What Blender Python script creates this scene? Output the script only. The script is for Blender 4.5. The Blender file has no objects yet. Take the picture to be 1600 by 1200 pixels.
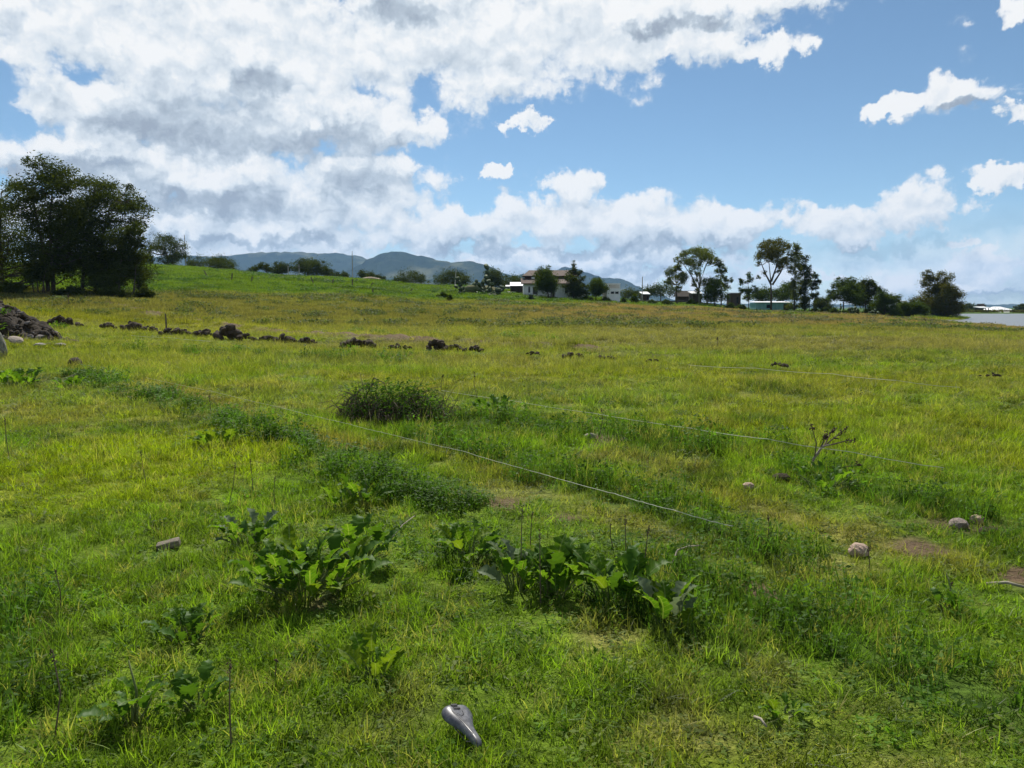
import bpy, math, random
import numpy as np
from mathutils import Vector, Matrix, Euler

# ------------------------------------------------------------------ camera, sky, sun, exposure
SC = bpy.context.scene
COL = SC.collection
R = math.radians
FPX, HORIZON, EYE = 1186.0, 481.0, 1.6            # focal length and horizon in pixels of the 1600x1200 photograph
PITCH = math.atan((600 - HORIZON) / FPX)
cam = bpy.data.cameras.new('camera')
cam.sensor_width = 36.0
cam.lens = 36.0 * FPX / 1600
cam.clip_start, cam.clip_end = 0.05, 40000
camo = bpy.data.objects.new('camera', cam)
COL.objects.link(camo)
camo.location = (0, 0, EYE)
camo.rotation_euler = (R(90) - PITCH, 0, 0)
SC.camera = camo
cp, sp = math.cos(PITCH), math.sin(PITCH)

def pdir(px, py):
    u, v = (px - 800) / FPX, (600 - py) / FPX
    return np.array((u, cp + v * sp, -sp + v * cp))

def P(px, py, depth):                               # the point at that depth (world Y) along a pixel's direction
    d = pdir(px, py)
    return np.array((0, 0, EYE)) + d * (depth / d[1])

def azel(px, py):
    d = pdir(px, py)
    d = d / np.linalg.norm(d)
    return math.atan2(d[0], d[1]), math.asin(d[2])

SUN_AZ, SUN_EL = -8.0, 52.0
SKY_STRENGTH = 0.078
SC.view_settings.view_transform = 'Standard'
SC.view_settings.look = 'None'
SC.view_settings.exposure = 0.38
SC.view_settings.gamma = 1.0
SC.render.engine = 'CYCLES'
cy = SC.cycles
cy.use_denoising = True
cy.max_bounces = 8
cy.diffuse_bounces = 3
cy.transmission_bounces = 4
cy.transparent_max_bounces = 8
cy.volume_bounces = 0
cy.glossy_bounces = 2
cy.use_adaptive_sampling = True
cy.adaptive_threshold = 0.02
cy.sample_clamp_indirect = 6.0

sun = bpy.data.lights.new('sun', 'SUN')
sun.energy = 5.0
sun.angle = R(0.53)
sun.color = (1.0, 0.95, 0.86)
suno = bpy.data.objects.new('sun', sun)
COL.objects.link(suno)
sd = Vector((math.sin(R(SUN_AZ)) * math.cos(R(SUN_EL)), math.cos(R(SUN_AZ)) * math.cos(R(SUN_EL)), math.sin(R(SUN_EL))))
suno.rotation_euler = sd.to_track_quat('Z', 'Y').to_euler()
suno.location = (0, 0, 60)

class NT:                                           # small helper for writing node trees
    def __init__(s, tree):
        s.t = tree
        s.n = tree.nodes
        s.l = tree.links
    def put(s, sock, v):
        if hasattr(v, 'is_output'):
            s.l.new(v, sock)
        elif v is not None:
            sock.default_value = v
    def node(s, typ, **kw):
        n = s.n.new(typ)
        for k, v in kw.items():
            setattr(n, k, v)
        return n
    def math(s, op, a, b=None, c=None, clamp=False):
        n = s.node('ShaderNodeMath', operation=op, use_clamp=clamp)
        for i, v in enumerate((a, b, c)):
            s.put(n.inputs[i], v)
        return n.outputs[0]
    def vmath(s, op, a, b=None, c=None):
        n = s.node('ShaderNodeVectorMath', operation=op)
        for i, v in enumerate((a, b, c)):
            if v is not None:
                s.put(n.inputs[i], v)
        return n.outputs['Value'] if op in ('LENGTH', 'DOT_PRODUCT', 'DISTANCE') else n.outputs['Vector']
    def noise(s, vec, scale, detail=4, rough=0.55, dist=0.0, dim='3D'):
        n = s.node('ShaderNodeTexNoise', noise_dimensions=dim)
        s.put(n.inputs['Vector'], vec)
        n.inputs['Scale'].default_value = scale
        n.inputs['Detail'].default_value = detail
        n.inputs['Roughness'].default_value = rough
        n.inputs['Distortion'].default_value = dist
        return n
    def mix(s, f, a, b, blend='MIX'):
        n = s.node('ShaderNodeMix', data_type='RGBA', blend_type=blend)
        s.put(n.inputs[0], f)
        s.put(n.inputs[6], a)
        s.put(n.inputs[7], b)
        return n.outputs[2]
    def step(s, v, a, b, c=0.0, d=1.0):
        n = s.node('ShaderNodeMapRange', interpolation_type='SMOOTHSTEP')
        s.put(n.inputs[0], v)
        for i, k in enumerate((a, b, c, d)):
            n.inputs[i + 1].default_value = k
        return n.outputs[0]

def build_world():
    w = bpy.data.worlds.new('World')
    SC.world = w
    w.use_nodes = True
    t = NT(w.node_tree)
    t.n.clear()
    out = t.node('ShaderNodeOutputWorld')
    bg = t.node('ShaderNodeBackground')
    bg.inputs['Strength'].default_value = SKY_STRENGTH
    t.l.new(bg.outputs[0], out.inputs[0])
    sky = t.node('ShaderNodeTexSky', sky_type='NISHITA')
    sky.sun_disc = False
    sky.sun_elevation = R(SUN_EL)
    sky.sun_rotation = R(SUN_AZ)
    sky.altitude = 2300
    sky.air_density = 1.0
    sky.dust_density = 0.15
    sky.ozone_density = 1.6
    D = t.node('ShaderNodeTexCoord').outputs['Generated']
    sep = t.node('ShaderNodeSeparateXYZ')
    t.l.new(D, sep.inputs[0])
    az = t.math('ARCTAN2', sep.outputs[0], sep.outputs[1])
    el = t.math('ARCSINE', sep.outputs[2])
    cmb = t.node('ShaderNodeCombineXYZ')
    t.put(cmb.inputs[0], az)
    t.put(cmb.inputs[1], el)
    V = cmb.outputs[0]
    # turbulence of the outlines: a broad one and a billowing one
    n1 = t.noise(V, 9.0, 5, 0.55, 0.0, '2D')
    off = t.vmath('MULTIPLY_ADD', n1.outputs['Color'], (0.075, 0.05, 0.0), (-0.0375, -0.025, 0.0))
    n2 = t.noise(V, 34.0, 5, 0.6, 0.0, '2D')
    off2 = t.vmath('MULTIPLY_ADD', n2.outputs['Color'], (0.060, 0.044, 0.0), (-0.030, -0.022, 0.0))
    W = t.vmath('ADD', t.vmath('ADD', V, off), off2)
    def billow(vec):
        v = t.node('ShaderNodeTexVoronoi', feature='SMOOTH_F1', voronoi_dimensions='2D', normalize=True)
        t.put(v.inputs['Vector'], vec)
        v.inputs['Scale'].default_value = 21.0
        v.inputs['Detail'].default_value = 2.6
        v.inputs['Roughness'].default_value = 0.5
        v.inputs['Lacunarity'].default_value = 2.4
        v.inputs['Smoothness'].default_value = 0.45
        return v.outputs['Distance']
    Wp = t.vmath('MULTIPLY', t.vmath('MULTIPLY_ADD', n2.outputs['Color'], (0.034, 0.026, 0.0), V), (1.0, 1.35, 1.0))
    puff = billow(Wp)
    puff_up = billow(t.vmath('ADD', Wp, (-0.006, 0.016, 0.0)))
    fb = t.noise(V, 15.0, 8, 0.58, 0.0, '2D').outputs['Fac']
    fb_up = t.noise(t.vmath('ADD', V, (-0.008, 0.020, 0.0)), 15.0, 6, 0.58, 0.0, '2D').outputs['Fac']
    big = t.noise(V, 4.5, 3, 0.5, 0.0, '2D').outputs['Fac']

    def field(blobs, k, W=W):                                      # 1 in a blob's middle, 0 at its rim
        acc = None
        for (px, py, rx, ry) in blobs:
            a, e = azel(px, py)
            ix, iy = FPX / rx / math.cos(a) ** 2, FPX / ry / math.cos(a)
            f = t.vmath('LENGTH', t.vmath('MULTIPLY_ADD', W, (ix, iy, 0), (-a * ix, -e * iy, 0)))
            acc = f if acc is None else t.math('SMOOTH_MIN', acc, f, k)
        return t.math('SUBTRACT', 1.0, acc)
    cum_up = field(CLOUDS, 0.15, t.vmath('ADD', W, (-0.008, 0.020, 0.0)))
    cum0 = field(CLOUDS, 0.15)
    cum = t.math('ADD', cum0, 0.0)                                      # (px, py, half-width, half-height) as sky directions
    drk = field(DARKS, 0.3)
    # sky outside the view goes on with the same kind of cover
    prj = t.vmath('DIVIDE', D, t.math('ADD', t.math('ABSOLUTE', sep.outputs[2]), 0.12))
    gen = t.step(t.noise(prj, 0.9, 4, 0.55).outputs['Fac'], 0.44, 0.62, -0.5, 0.6)
    fa = t.math('ABSOLUTE', az)
    side = t.math('MAXIMUM', t.step(fa, 0.62, 0.8), t.step(el, 0.40, 0.52))
    m = t.node('ShaderNodeMix', data_type='FLOAT')
    t.put(m.inputs[0], side)
    t.put(m.inputs[2], cum)
    t.put(m.inputs[3], gen)
    cum = m.outputs[0]
    fbz = t.math('SUBTRACT', fb, 0.5)
    cum = t.math('MAXIMUM', cum, t.math('MULTIPLY_ADD', big, 3.0, -2.6))       # a few stray wisps
    dens = t.math('ADD', t.math('MULTIPLY_ADD', puff, -1.15, 0.36), t.math('MULTIPLY_ADD', fbz, 1.35, cum))
    crisp = t.step(dens, -0.02, 0.28)
    soft = t.step(dens, -0.12, 0.42)
    alpha = t.math('ADD', t.math('MULTIPLY', crisp, 0.5), t.math('MULTIPLY', soft, 0.5))
    low = t.math('MULTIPLY', t.step(el, 0.13, 0.02), t.step(fb, 0.05, 0.62))     # thin far cloud low over the horizon
    alpha = t.math('MAXIMUM', alpha, t.math('MULTIPLY', low, 0.9))
    # light on the clouds: lit crowns, grey bellies
    dif = t.math('MULTIPLY_ADD', t.math('SUBTRACT', puff_up, puff), 0.80, t.math('MULTIPLY', t.math('SUBTRACT', fb, fb_up), 0.85))
    lift = t.math('MINIMUM', t.math('MAXIMUM', t.math('SUBTRACT', cum0, cum_up), -0.45), 0.5)
    dif = t.math('MULTIPLY_ADD', lift, 0.42, dif)
    belly = t.math('MULTIPLY_ADD', fbz, 0.85, t.math('MULTIPLY_ADD', dif, -0.6, drk))
    belly = t.math('MULTIPLY', t.step(belly, -0.30, 0.75), 0.55)
    shade = t.math('SUBTRACT', t.math('ADD', dif, 0.83), belly)
    shade = t.math('MULTIPLY_ADD', puff, -0.40, t.math('ADD', shade, 0.12))
    shade = t.math('SUBTRACT', shade, t.step(el, 0.20, 0.05, 0.0, 0.13))
    ramp = t.node('ShaderNodeValToRGB')
    cr = ramp.color_ramp
    cr.elements[0].position = 0.0
    cr.elements[0].color = (0.34, 0.39, 0.46, 1)
    cr.elements[1].position = 1.0
    cr.elements[1].color = (.93, .93, .92, 1)
    e = cr.elements.new(0.4)
    e.color = (0.52, 0.59, 0.66, 1)
    e = cr.elements.new(0.72)
    e.color = (0.74, 0.79, 0.83, 1)
    t.put(ramp.inputs[0], shade)
    k = 0.79 / SKY_STRENGTH
    cloud = t.vmath('MULTIPLY', ramp.outputs[0], (k, k, k))
    skyc = t.mix(1.0, sky.outputs[0], SKY_TINT, 'MULTIPLY')
    fin = t.mix(alpha, skyc, cloud)
    t.l.new(fin, bg.inputs['Color'])
    w.cycles.sampling_method = 'MANUAL'
    w.cycles.sample_map_resolution = 512

SKY_TINT = (0.92, 1.02, 0.98, 1)
CLOUDS = [
    # the great bank over the left half
    (350, 70, 330, 105), (700, 55, 330, 95), (980, 25, 260, 75), (200, 180, 160, 65), (480, 180, 200, 60), (625, 195, 70, 38),
    (20, 245, 80, 34), (280, 275, 270, 70), (570, 275, 140, 42), (330, 360, 420, 75), (1190, 80, 60, 20), (150, 60, 120, 80), (20, 10, 60, 40), (1170, 0, 200, 30),
    (330, 195, 250, 62), (130, 235, 150, 45), (480, 330, 280, 50),
    # the row of heaps along the horizon
    (720, 362, 105, 44), (880, 285, 62, 30), (850, 345, 110, 44), (1000, 348, 120, 42), (1130, 362, 100, 30),
    (1300, 350, 130, 32), (1425, 322, 72, 44), (920, 400, 260, 26), (1300, 428, 50, 12), (1560, 412, 95, 32), (1460, 445, 170, 16),
    (350, 415, 480, 26), (900, 430, 420, 20),
    # single clouds
    (1495, 150, 78, 28), (1400, 160, 44, 16), (1590, 180, 40, 14), (1615, 8, 66, 22), (1555, 284, 62, 18),
    (818, 194, 38, 13), (773, 269, 26, 11), (1515, 376, 42, 14),
]
DARKS = [(290, 195, 220, 52), (520, 215, 110, 36), (120, 268, 180, 34), (330, 318, 250, 28), (560, 278, 100, 30), (640, 25, 110, 26), (400, 130, 50, 28),
         (300, 372, 330, 10), (880, 392, 280, 12), (1370, 384, 110, 10), (1510, 168, 60, 8), (1560, 455, 160, 12), (1060, 40, 100, 12), (800, 430, 400, 10)]
build_world()

# ------------------------------------------------------------------ helpers
RNG = np.random.default_rng(7)
random.seed(7)

def _hash(ix, iy, seed):
    h = (ix.astype(np.int64) * 374761393 + iy.astype(np.int64) * 668265263 + seed * 1442695041) & 0xFFFFFFFF
    h = ((h ^ (h >> 13)) * 1274126177) & 0xFFFFFFFF
    return ((h ^ (h >> 16)) & 0xFFFF) / 65535.0

def vnoise(x, y, seed=0):
    x, y = np.asarray(x, float), np.asarray(y, float)
    ix, iy = np.floor(x), np.floor(y)
    fx, fy = x - ix, y - iy
    fx, fy = fx * fx * (3 - 2 * fx), fy * fy * (3 - 2 * fy)
    a, b = _hash(ix, iy, seed), _hash(ix + 1, iy, seed)
    c, d = _hash(ix, iy + 1, seed), _hash(ix + 1, iy + 1, seed)
    return (a + (b - a) * fx) * (1 - fy) + (c + (d - c) * fx) * fy

def fbm(x, y, octv=4, seed=0, gain=0.5):
    s, a, n = 0.0, 1.0, 0.0
    for o in range(octv):
        s = s + a * vnoise(np.asarray(x) * 2 ** o, np.asarray(y) * 2 ** o, seed + o * 17)
        n += a
        a *= gain
    return s / n

def sstep(v, a, b):
    t = np.clip((v - a) / (b - a), 0, 1)
    return t * t * (3 - 2 * t)

def tag(o, label=None, cat=None, group=None, kind=None):
    for k, v in (('label', label), ('category', cat), ('group', group), ('kind', kind)):
        if v:
            o[k] = v
    return o

def link(name, data, parent=None, mat=None):
    o = bpy.data.objects.new(name, data)
    COL.objects.link(o)
    if parent is not None:
        o.parent = parent
    if mat is not None and data is not None and not data.materials:
        data.materials.append(mat)
    return o

def empty(name, loc, rz=0.0):
    o = bpy.data.objects.new(name, None)
    COL.objects.link(o)
    o.location = tuple(float(c) for c in loc)
    o.rotation_euler = (0, 0, rz)
    o.empty_display_size = 0.2
    return o

class MB:                                           # collects vertices and faces for one mesh
    def __init__(s):
        s.v, s.f = [], []
    def add(s, v, f):
        k = len(s.v)
        s.v += [tuple(map(float, p)) for p in v]
        s.f += [tuple(i + k for i in q) for q in f]
        return s
    def box(s, lo, hi):
        (a, b, c), (d, e, g) = lo, hi
        return s.add([(a, b, c), (d, b, c), (d, e, c), (a, e, c), (a, b, g), (d, b, g), (d, e, g), (a, e, g)],
                     [(0, 3, 2, 1), (4, 5, 6, 7), (0, 1, 5, 4), (1, 2, 6, 5), (2, 3, 7, 6), (3, 0, 4, 7)])
    def tube(s, pts, rad, n=6, cap=True):
        pts = [Vector(p) for p in pts]
        rad = list(rad) if hasattr(rad, '__len__') else [rad] * len(pts)
        vs, fs = [], []
        for i, p in enumerate(pts):
            d = (pts[min(i + 1, len(pts) - 1)] - pts[max(i - 1, 0)])
            d = d.normalized() if d.length > 1e-9 else Vector((0, 0, 1))
            u = d.orthogonal().normalized() if abs(d.z) > .95 else d.cross(Vector((0, 0, 1))).normalized()
            w = d.cross(u)
            for k in range(n):
                a = 2 * math.pi * k / n
                vs.append(p + (u * math.cos(a) + w * math.sin(a)) * rad[i])
        for i in range(len(pts) - 1):
            for k in range(n):
                a, b = i * n + k, i * n + (k + 1) % n
                fs.append((a, b, b + n, a + n))
        if cap:
            fs.append(tuple(range(n - 1, -1, -1)))
            fs.append(tuple(range(len(vs) - n, len(vs))))
        return s.add(vs, fs)
    def mesh(s, name, smooth=False):
        m = bpy.data.meshes.new(name)
        m.from_pydata(s.v, [], s.f)
        if smooth:
            m.polygons.foreach_set('use_smooth', [True] * len(m.polygons))
        m.update()
        return m
    def build(s, name, mat, parent=None, smooth=False, loc=None):
        o = link(name, s.mesh(name, smooth), parent, mat)
        if loc is not None:
            o.location = tuple(float(c) for c in loc)
        return o

def np_mesh(name, verts, quads, attrs=None, smooth=False):     # quick mesh of quads or triangles from arrays
    m = bpy.data.meshes.new(name)
    k = quads.shape[1]
    m.vertices.add(len(verts))
    m.vertices.foreach_set('co', np.asarray(verts, np.float32).ravel())
    m.loops.add(quads.size)
    m.loops.foreach_set('vertex_index', np.asarray(quads, np.int32).ravel())
    m.polygons.add(len(quads))
    m.polygons.foreach_set('loop_start', np.arange(0, quads.size, k, dtype=np.int32))
    m.polygons.foreach_set('use_smooth', np.full(len(quads), smooth))
    for nm, (typ, arr) in (attrs or {}).items():
        a = m.attributes.new(nm, typ, 'POINT')
        a.data.foreach_set('color' if 'COLOR' in typ else 'vector' if 'VECTOR' in typ else 'value', np.asarray(arr).ravel())
    m.update(calc_edges=True)
    return m

def mat(name):
    m = bpy.data.materials.new(name)
    m.use_nodes = True
    t = NT(m.node_tree)
    t.n.clear()
    out = t.node('ShaderNodeOutputMaterial')
    return m, t, out

def plain(name, c1, c2=None, scale=3.0, rough=0.85, bump=0.0, spec=0.3, metal=0.0, detail=5, stretch=(1, 1, 1)):
    m, t, out = mat(name)
    p = t.node('ShaderNodeBsdfPrincipled')
    co = t.vmath('MULTIPLY', t.node('ShaderNodeTexCoord').outputs['Object'], stretch)
    n = t.noise(co, scale, detail, 0.6)
    f = t.step(n.outputs['Fac'], 0.3, 0.7)
    t.l.new(t.mix(f, (*c1, 1), (*(c2 or c1), 1)), p.inputs['Base Color'])
    p.inputs['Roughness'].default_value = rough
    p.inputs['Specular IOR Level'].default_value = spec
    p.inputs['Metallic'].default_value = metal
    if bump:
        b = t.node('ShaderNodeBump')
        b.inputs['Strength'].default_value = 0.7
        b.inputs['Distance'].default_value = bump
        t.l.new(n.outputs['Fac'], b.inputs['Height'])
        t.l.new(b.outputs[0], p.inputs['Normal'])
    t.l.new(p.outputs[0], out.inputs[0])
    return m

def leafmat(name, c1, c2, trans=0.45, gloss=0.12, attr='v', instancer=None, tcol=(1.25, 1.2, 0.35), veins=False):
    """thin leaves: diffuse, light through the leaf, a little sheen"""
    m, t, out = mat(name)
    a = t.node('ShaderNodeAttribute', attribute_name=attr)
    col = t.mix(a.outputs['Fac'], (*c1, 1), (*c2, 1))
    if instancer:
        ia = t.node('ShaderNodeAttribute', attribute_name=instancer, attribute_type='INSTANCER')
        col = t.mix(1.0, col, ia.outputs['Color'], 'MULTIPLY')
    if veins:
        co = t.node('ShaderNodeTexCoord').outputs['Object']
        sx = t.node('ShaderNodeSeparateXYZ')
        t.l.new(co, sx.inputs[0])
        ay = t.math('ABSOLUTE', sx.outputs[1])
        rib = t.step(ay, .028, .010)
        side = t.step(t.math('SINE', t.math('MULTIPLY', t.math('SUBTRACT', sx.outputs[0], t.math('MULTIPLY', ay, .75)), 42.0)), .86, 1.0)
        col = t.mix(t.step(t.noise(co, 5.0, 5, .6).outputs['Fac'], .35, .68), t.mix(1.0, col, (.62, .66, .7, 1), 'MULTIPLY'), col)
        col = t.mix(t.math('MULTIPLY', t.math('MAXIMUM', rib, t.math('MULTIPLY', side, .5)), .6), col, (.24, .30, .12, 1))
        old = t.step(t.noise(t.vmath('ADD', co, (3.1, 1.7, 0)), 3.2, 4, .6).outputs['Fac'], .66, .74)
        col = t.mix(old, col, (.20, .15, .05, 1))
    d = t.node('ShaderNodeBsdfDiffuse')
    t.l.new(col, d.inputs[0])
    tr = t.node('ShaderNodeBsdfTranslucent')
    t.l.new(t.mix(1.0, col, (*tcol, 1), 'MULTIPLY'), tr.inputs[0])
    mx = t.node('ShaderNodeMixShader')
    mx.inputs[0].default_value = trans
    t.l.new(d.outputs[0], mx.inputs[1])
    t.l.new(tr.outputs[0], mx.inputs[2])
    last = mx
    if gloss:
        g = t.node('ShaderNodeBsdfGlossy')
        g.inputs['Roughness'].default_value = 0.55
        g.inputs['Color'].default_value = (.8, .85, .8, 1)
        fr = t.node('ShaderNodeFresnel')
        fr.inputs[0].default_value = 1.35
        m2 = t.node('ShaderNodeMixShader')
        t.put(m2.inputs[0], t.math('MINIMUM', t.math('MULTIPLY', fr.outputs[0], gloss * 4), gloss))
        t.l.new(mx.outputs[0], m2.inputs[1])
        t.l.new(g.outputs[0], m2.inputs[2])
        last = m2
    t.l.new(last.outputs[0], out.inputs[0])
    return m

# ------------------------------------------------------------------ terrain
LAKE_Z = -1.0
COLS = [  # image column, then (depth, height) of the ground along it
    (-500, [(25, 0), (45, .6), (80, 3.6), (120, 7), (170, 12), (250, 13), (400, 8), (1000, 0)]),
    (0, [(25, 0), (45, .3), (80, 3.0), (120, 6.5), (170, 11.5), (250, 12.5), (400, 8), (1000, 0)]),
    (230, [(30, 0), (45, .05), (60, .6), (88, 3.1), (100, 4.1), (170, 11.1), (205, 11.4), (400, 7), (1000, 0)]),
    (500, [(30, 0), (45, 0), (60, .4), (100, 2.9), (115, 4.1), (180, 9.0), (220, 9.2), (400, 5), (1000, 0)]),
    (700, [(30, 0), (45, 0), (60, .3), (110, 2.15), (130, 3.2), (190, 7.0), (230, 7.2), (400, 4), (1000, 0)]),
    (890, [(30, 0), (45, 0), (60, .2), (110, 1.75), (150, 3.5), (200, 4.5), (260, 4.7), (400, 3), (1000, 0)]),
    (1050, [(30, 0), (60, .1), (110, 1.0), (165, 2.3), (220, 3), (400, 2), (1000, 0)]),
    (1205, [(30, 0), (60, 0), (110, .35), (170, .75), (250, 1.2), (400, 1), (1000, 0)]),
    (1330, [(30, 0), (60, -.1), (110, 0), (160, .3), (250, .5), (400, .3), (1000, 0)]),
    (1420, [(30, 0), (60, -.2), (110, -.4), (150, -.55), (180, -.3), (250, 0), (400, .3), (1000, 0)]),
    (1470, [(30, -.05), (60, -.3), (110, -.65), (135, -.98), (146, -1.25), (160, -1.15), (172, -.75), (195, -.5), (225, -.85), (245, -1.4), (320, -1.8), (345, -.6), (400, .3), (1000, 0)]),
    (1540, [(30, -.05), (60, -.4), (95, -.72), (114, -1.0), (125, -1.5), (170, -1.2), (190, -1.5), (300, -2.5), (340, -1.0), (360, 0), (1000, .5)]),
    (1600, [(30, -.1), (60, -.5), (84, -.8), (94, -1.0), (105, -1.5), (300, -2.5), (340, -1), (360, 0), (1000, .5)]),
    (2300, [(30, -.2), (50, -.6), (70, -1), (85, -1.6), (300, -2.5), (340, -1), (360, 0), (1000, .5)]),
]
_ld = np.concatenate([np.linspace(0, 20, 3), np.geomspace(25, 1000, 90), [9000]])
_sx = np.array([(c[0] - 800) / FPX for c in COLS])
_tab = np.array([np.interp(_ld, [0, 10] + [p[0] for p in c[1]], [0, 0] + [p[1] for p in c[1]]) for c in COLS])

def zbase(x, y):
    x, y = np.asarray(x, float), np.asarray(y, float)
    yy = np.clip(y, 0, 8999)
    s = np.clip(x / np.maximum(yy, 8.0), _sx[0], _sx[-1] - 1e-6)
    j = np.clip(np.searchsorted(_sx, s, side='right') - 1, 0, len(_sx) - 2)
    fs = (s - _sx[j]) / (_sx[j + 1] - _sx[j])
    fs = fs * fs * (3 - 2 * fs)
    i = np.clip(np.searchsorted(_ld, yy, side='right') - 1, 0, len(_ld) - 2)
    fd = (yy - _ld[i]) / (_ld[i + 1] - _ld[i])
    a = _tab[j, i] * (1 - fd) + _tab[j, i + 1] * fd
    b = _tab[j + 1, i] * (1 - fd) + _tab[j + 1, i + 1] * fd
    return a * (1 - fs) + b * fs

def seg_dist(x, y, a, b):
    ax, ay, bx, by = a[0], a[1], b[0], b[1]
    dx, dy = bx - ax, by - ay
    t = np.clip(((x - ax) * dx + (y - ay) * dy) / (dx * dx + dy * dy), 0, 1)
    return np.hypot(x - ax - t * dx, y - ay - t * dy), t

def flat_xy(px, py):                               # where a pixel's ray meets the flat near meadow
    d = pdir(px, py)
    k = -EYE / d[2]
    return d[0] * k, d[1] * k

TRENCH = [flat_xy(120, 503), flat_xy(1700, 597)]
BANK = [flat_xy(120, 590), flat_xy(330, 650), flat_xy(500, 725), flat_xy(690, 790)]
STRIPS = [  # lusher, darker bands: half-width, colour weight, points in the photograph
    (.30, .95, [flat_xy(*q) for q in ((640, 680), (760, 715), (900, 755), (1040, 800), (1200, 870))]),
    (.28, .9, [flat_xy(*q) for q in ((1030, 880), (1180, 945), (1380, 1030), (1640, 1130))]),
    (.55, .9, [flat_xy(*q) for q in ((680, 655), (820, 665), (960, 685), (1080, 700))]),
    (.30, .9, [flat_xy(*q) for q in ((1260, 745), (1400, 785), (1520, 815), (1640, 850))]),
    (.22, .8, [flat_xy(*q) for q in ((700, 860), (850, 905), (1000, 955), (1130, 1010))]),
    (.16, .8, [flat_xy(*q) for q in ((20, 940), (60, 1010), (40, 1100))]),
    (.9, .6, [flat_xy(*q) for q in ((150, 545), (420, 555), (620, 565))]),
    (.8, .7, [flat_xy(*q) for q in ((520, 520), (640, 524), (760, 528), (900, 534))]),
]
DRYS = [(.25, .8, [flat_xy(*q) for q in ((225, 595), (340, 630), (480, 680), (560, 705))]), (.3, .7, [flat_xy(*q) for q in ((650, 690), (720, 715), (820, 750))]),
        (.3, .7, [flat_xy(*q) for q in ((1130, 780), (1280, 820), (1480, 880))]), (.5, .6, [flat_xy(*q) for q in ((20, 640), (80, 660), (140, 640))]), (.25, .7, [flat_xy(*q) for q in ((930, 800), (1080, 840), (1180, 860))])]

def near_lines(x, y, lines, seed):
    wob = .6 + .8 * fbm(x / .5, y / .5, 3, seed)
    f = np.zeros_like(x)
    for w, k, pts in lines:
        d = np.minimum.reduce([seg_dist(x, y, a, b)[0] for a, b in zip(pts[:-1], pts[1:])])
        f = np.maximum(f, k * np.exp(-(d * wob / w) ** 2))
    return f

DIRT = [(*flat_xy(700, 700), .30, .14), (*flat_xy(785, 790), .22, .10), (*flat_xy(1510, 824), .42, .12), (*flat_xy(1590, 908), .4, .12), (*flat_xy(885, 812), .22, .10),
        (*flat_xy(735, 745), .2, .10), (*flat_xy(1190, 930), .12, .08), (*flat_xy(500, 945), .2, .10), (*flat_xy(70, 535), 1.6, .3), (*flat_xy(1215, 573), .6, .2),
        (*flat_xy(935, 690), .5, .25), (*flat_xy(1440, 860), .3, .14), (*flat_xy(205, 632), .5, .2), (*flat_xy(1115, 650), .4, .2)]

def height(x, y):
    x, y = np.asarray(x, float), np.asarray(y, float)
    r = np.hypot(x, y)
    z = zbase(x, y)
    z = z + (fbm(x / 3.1, y / 3.1, 3, 5) - .5) * .16 * sstep(r, 1.5, 6)
    z = z + (fbm(x / 14, y / 14, 3, 9) - .5) * .5 * sstep(r, 40, 120) * sstep(-r, -900, -400) * (1 - sstep(x / np.maximum(y, 1), .42, .55))
    d, t = seg_dist(x, y, *TRENCH)                  # the dug trench with its low spoil
    z = z + .26 * np.exp(-(d / .75) ** 2) * (.35 + 1.3 * fbm(x / 1.1, y / 1.1, 3, 15)) * sstep(-x, -7, -3)
    db = np.minimum.reduce([seg_dist(x, y, BANK[i], BANK[i + 1])[0] for i in range(3)])
    z = z + .09 * np.exp(-(db / .28) ** 2)          # a low bank along the weeds
    return z

def H(x, y):
    return float(height(np.array([x]), np.array([y]))[0])

def on_ground(px, py):                             # where a pixel's ray meets the ground
    d = pdir(px, py)
    ts = np.geomspace(1.5, 900, 4000)
    x, y, z = d[0] * ts, d[1] * ts, EYE + d[2] * ts
    hit = np.nonzero(z <= height(x, y))[0]
    k = hit[0] if len(hit) else -1
    return np.array((x[k], y[k], float(height(x[k:k + 1] if k != -1 else x[-1:], y[k:k + 1] if k != -1 else y[-1:])[0])))

def at_depth(px, depth):                           # ground point in a column at a depth
    x = (px - 800) / FPX * depth / (cp + sp * .1)
    x = pdir(px, HORIZON)[0] / pdir(px, HORIZON)[1] * depth
    return np.array((x, depth, H(x, depth)))

# colour of what grows where (albedo), in metres on the ground
LUSH, YEL, DKG, OLIVE, STRAW, PINK, HILL = (np.array(c) for c in (
    (.155, .260, .023), (.225, .265, .024), (.070, .140, .020), (.215, .208, .080), (.34, .30, .12), (.30, .225, .135), (.125, .20, .032)))
HB = [(-140, 62), (-75, 80), flat_xy(0, 1200)]

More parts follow.
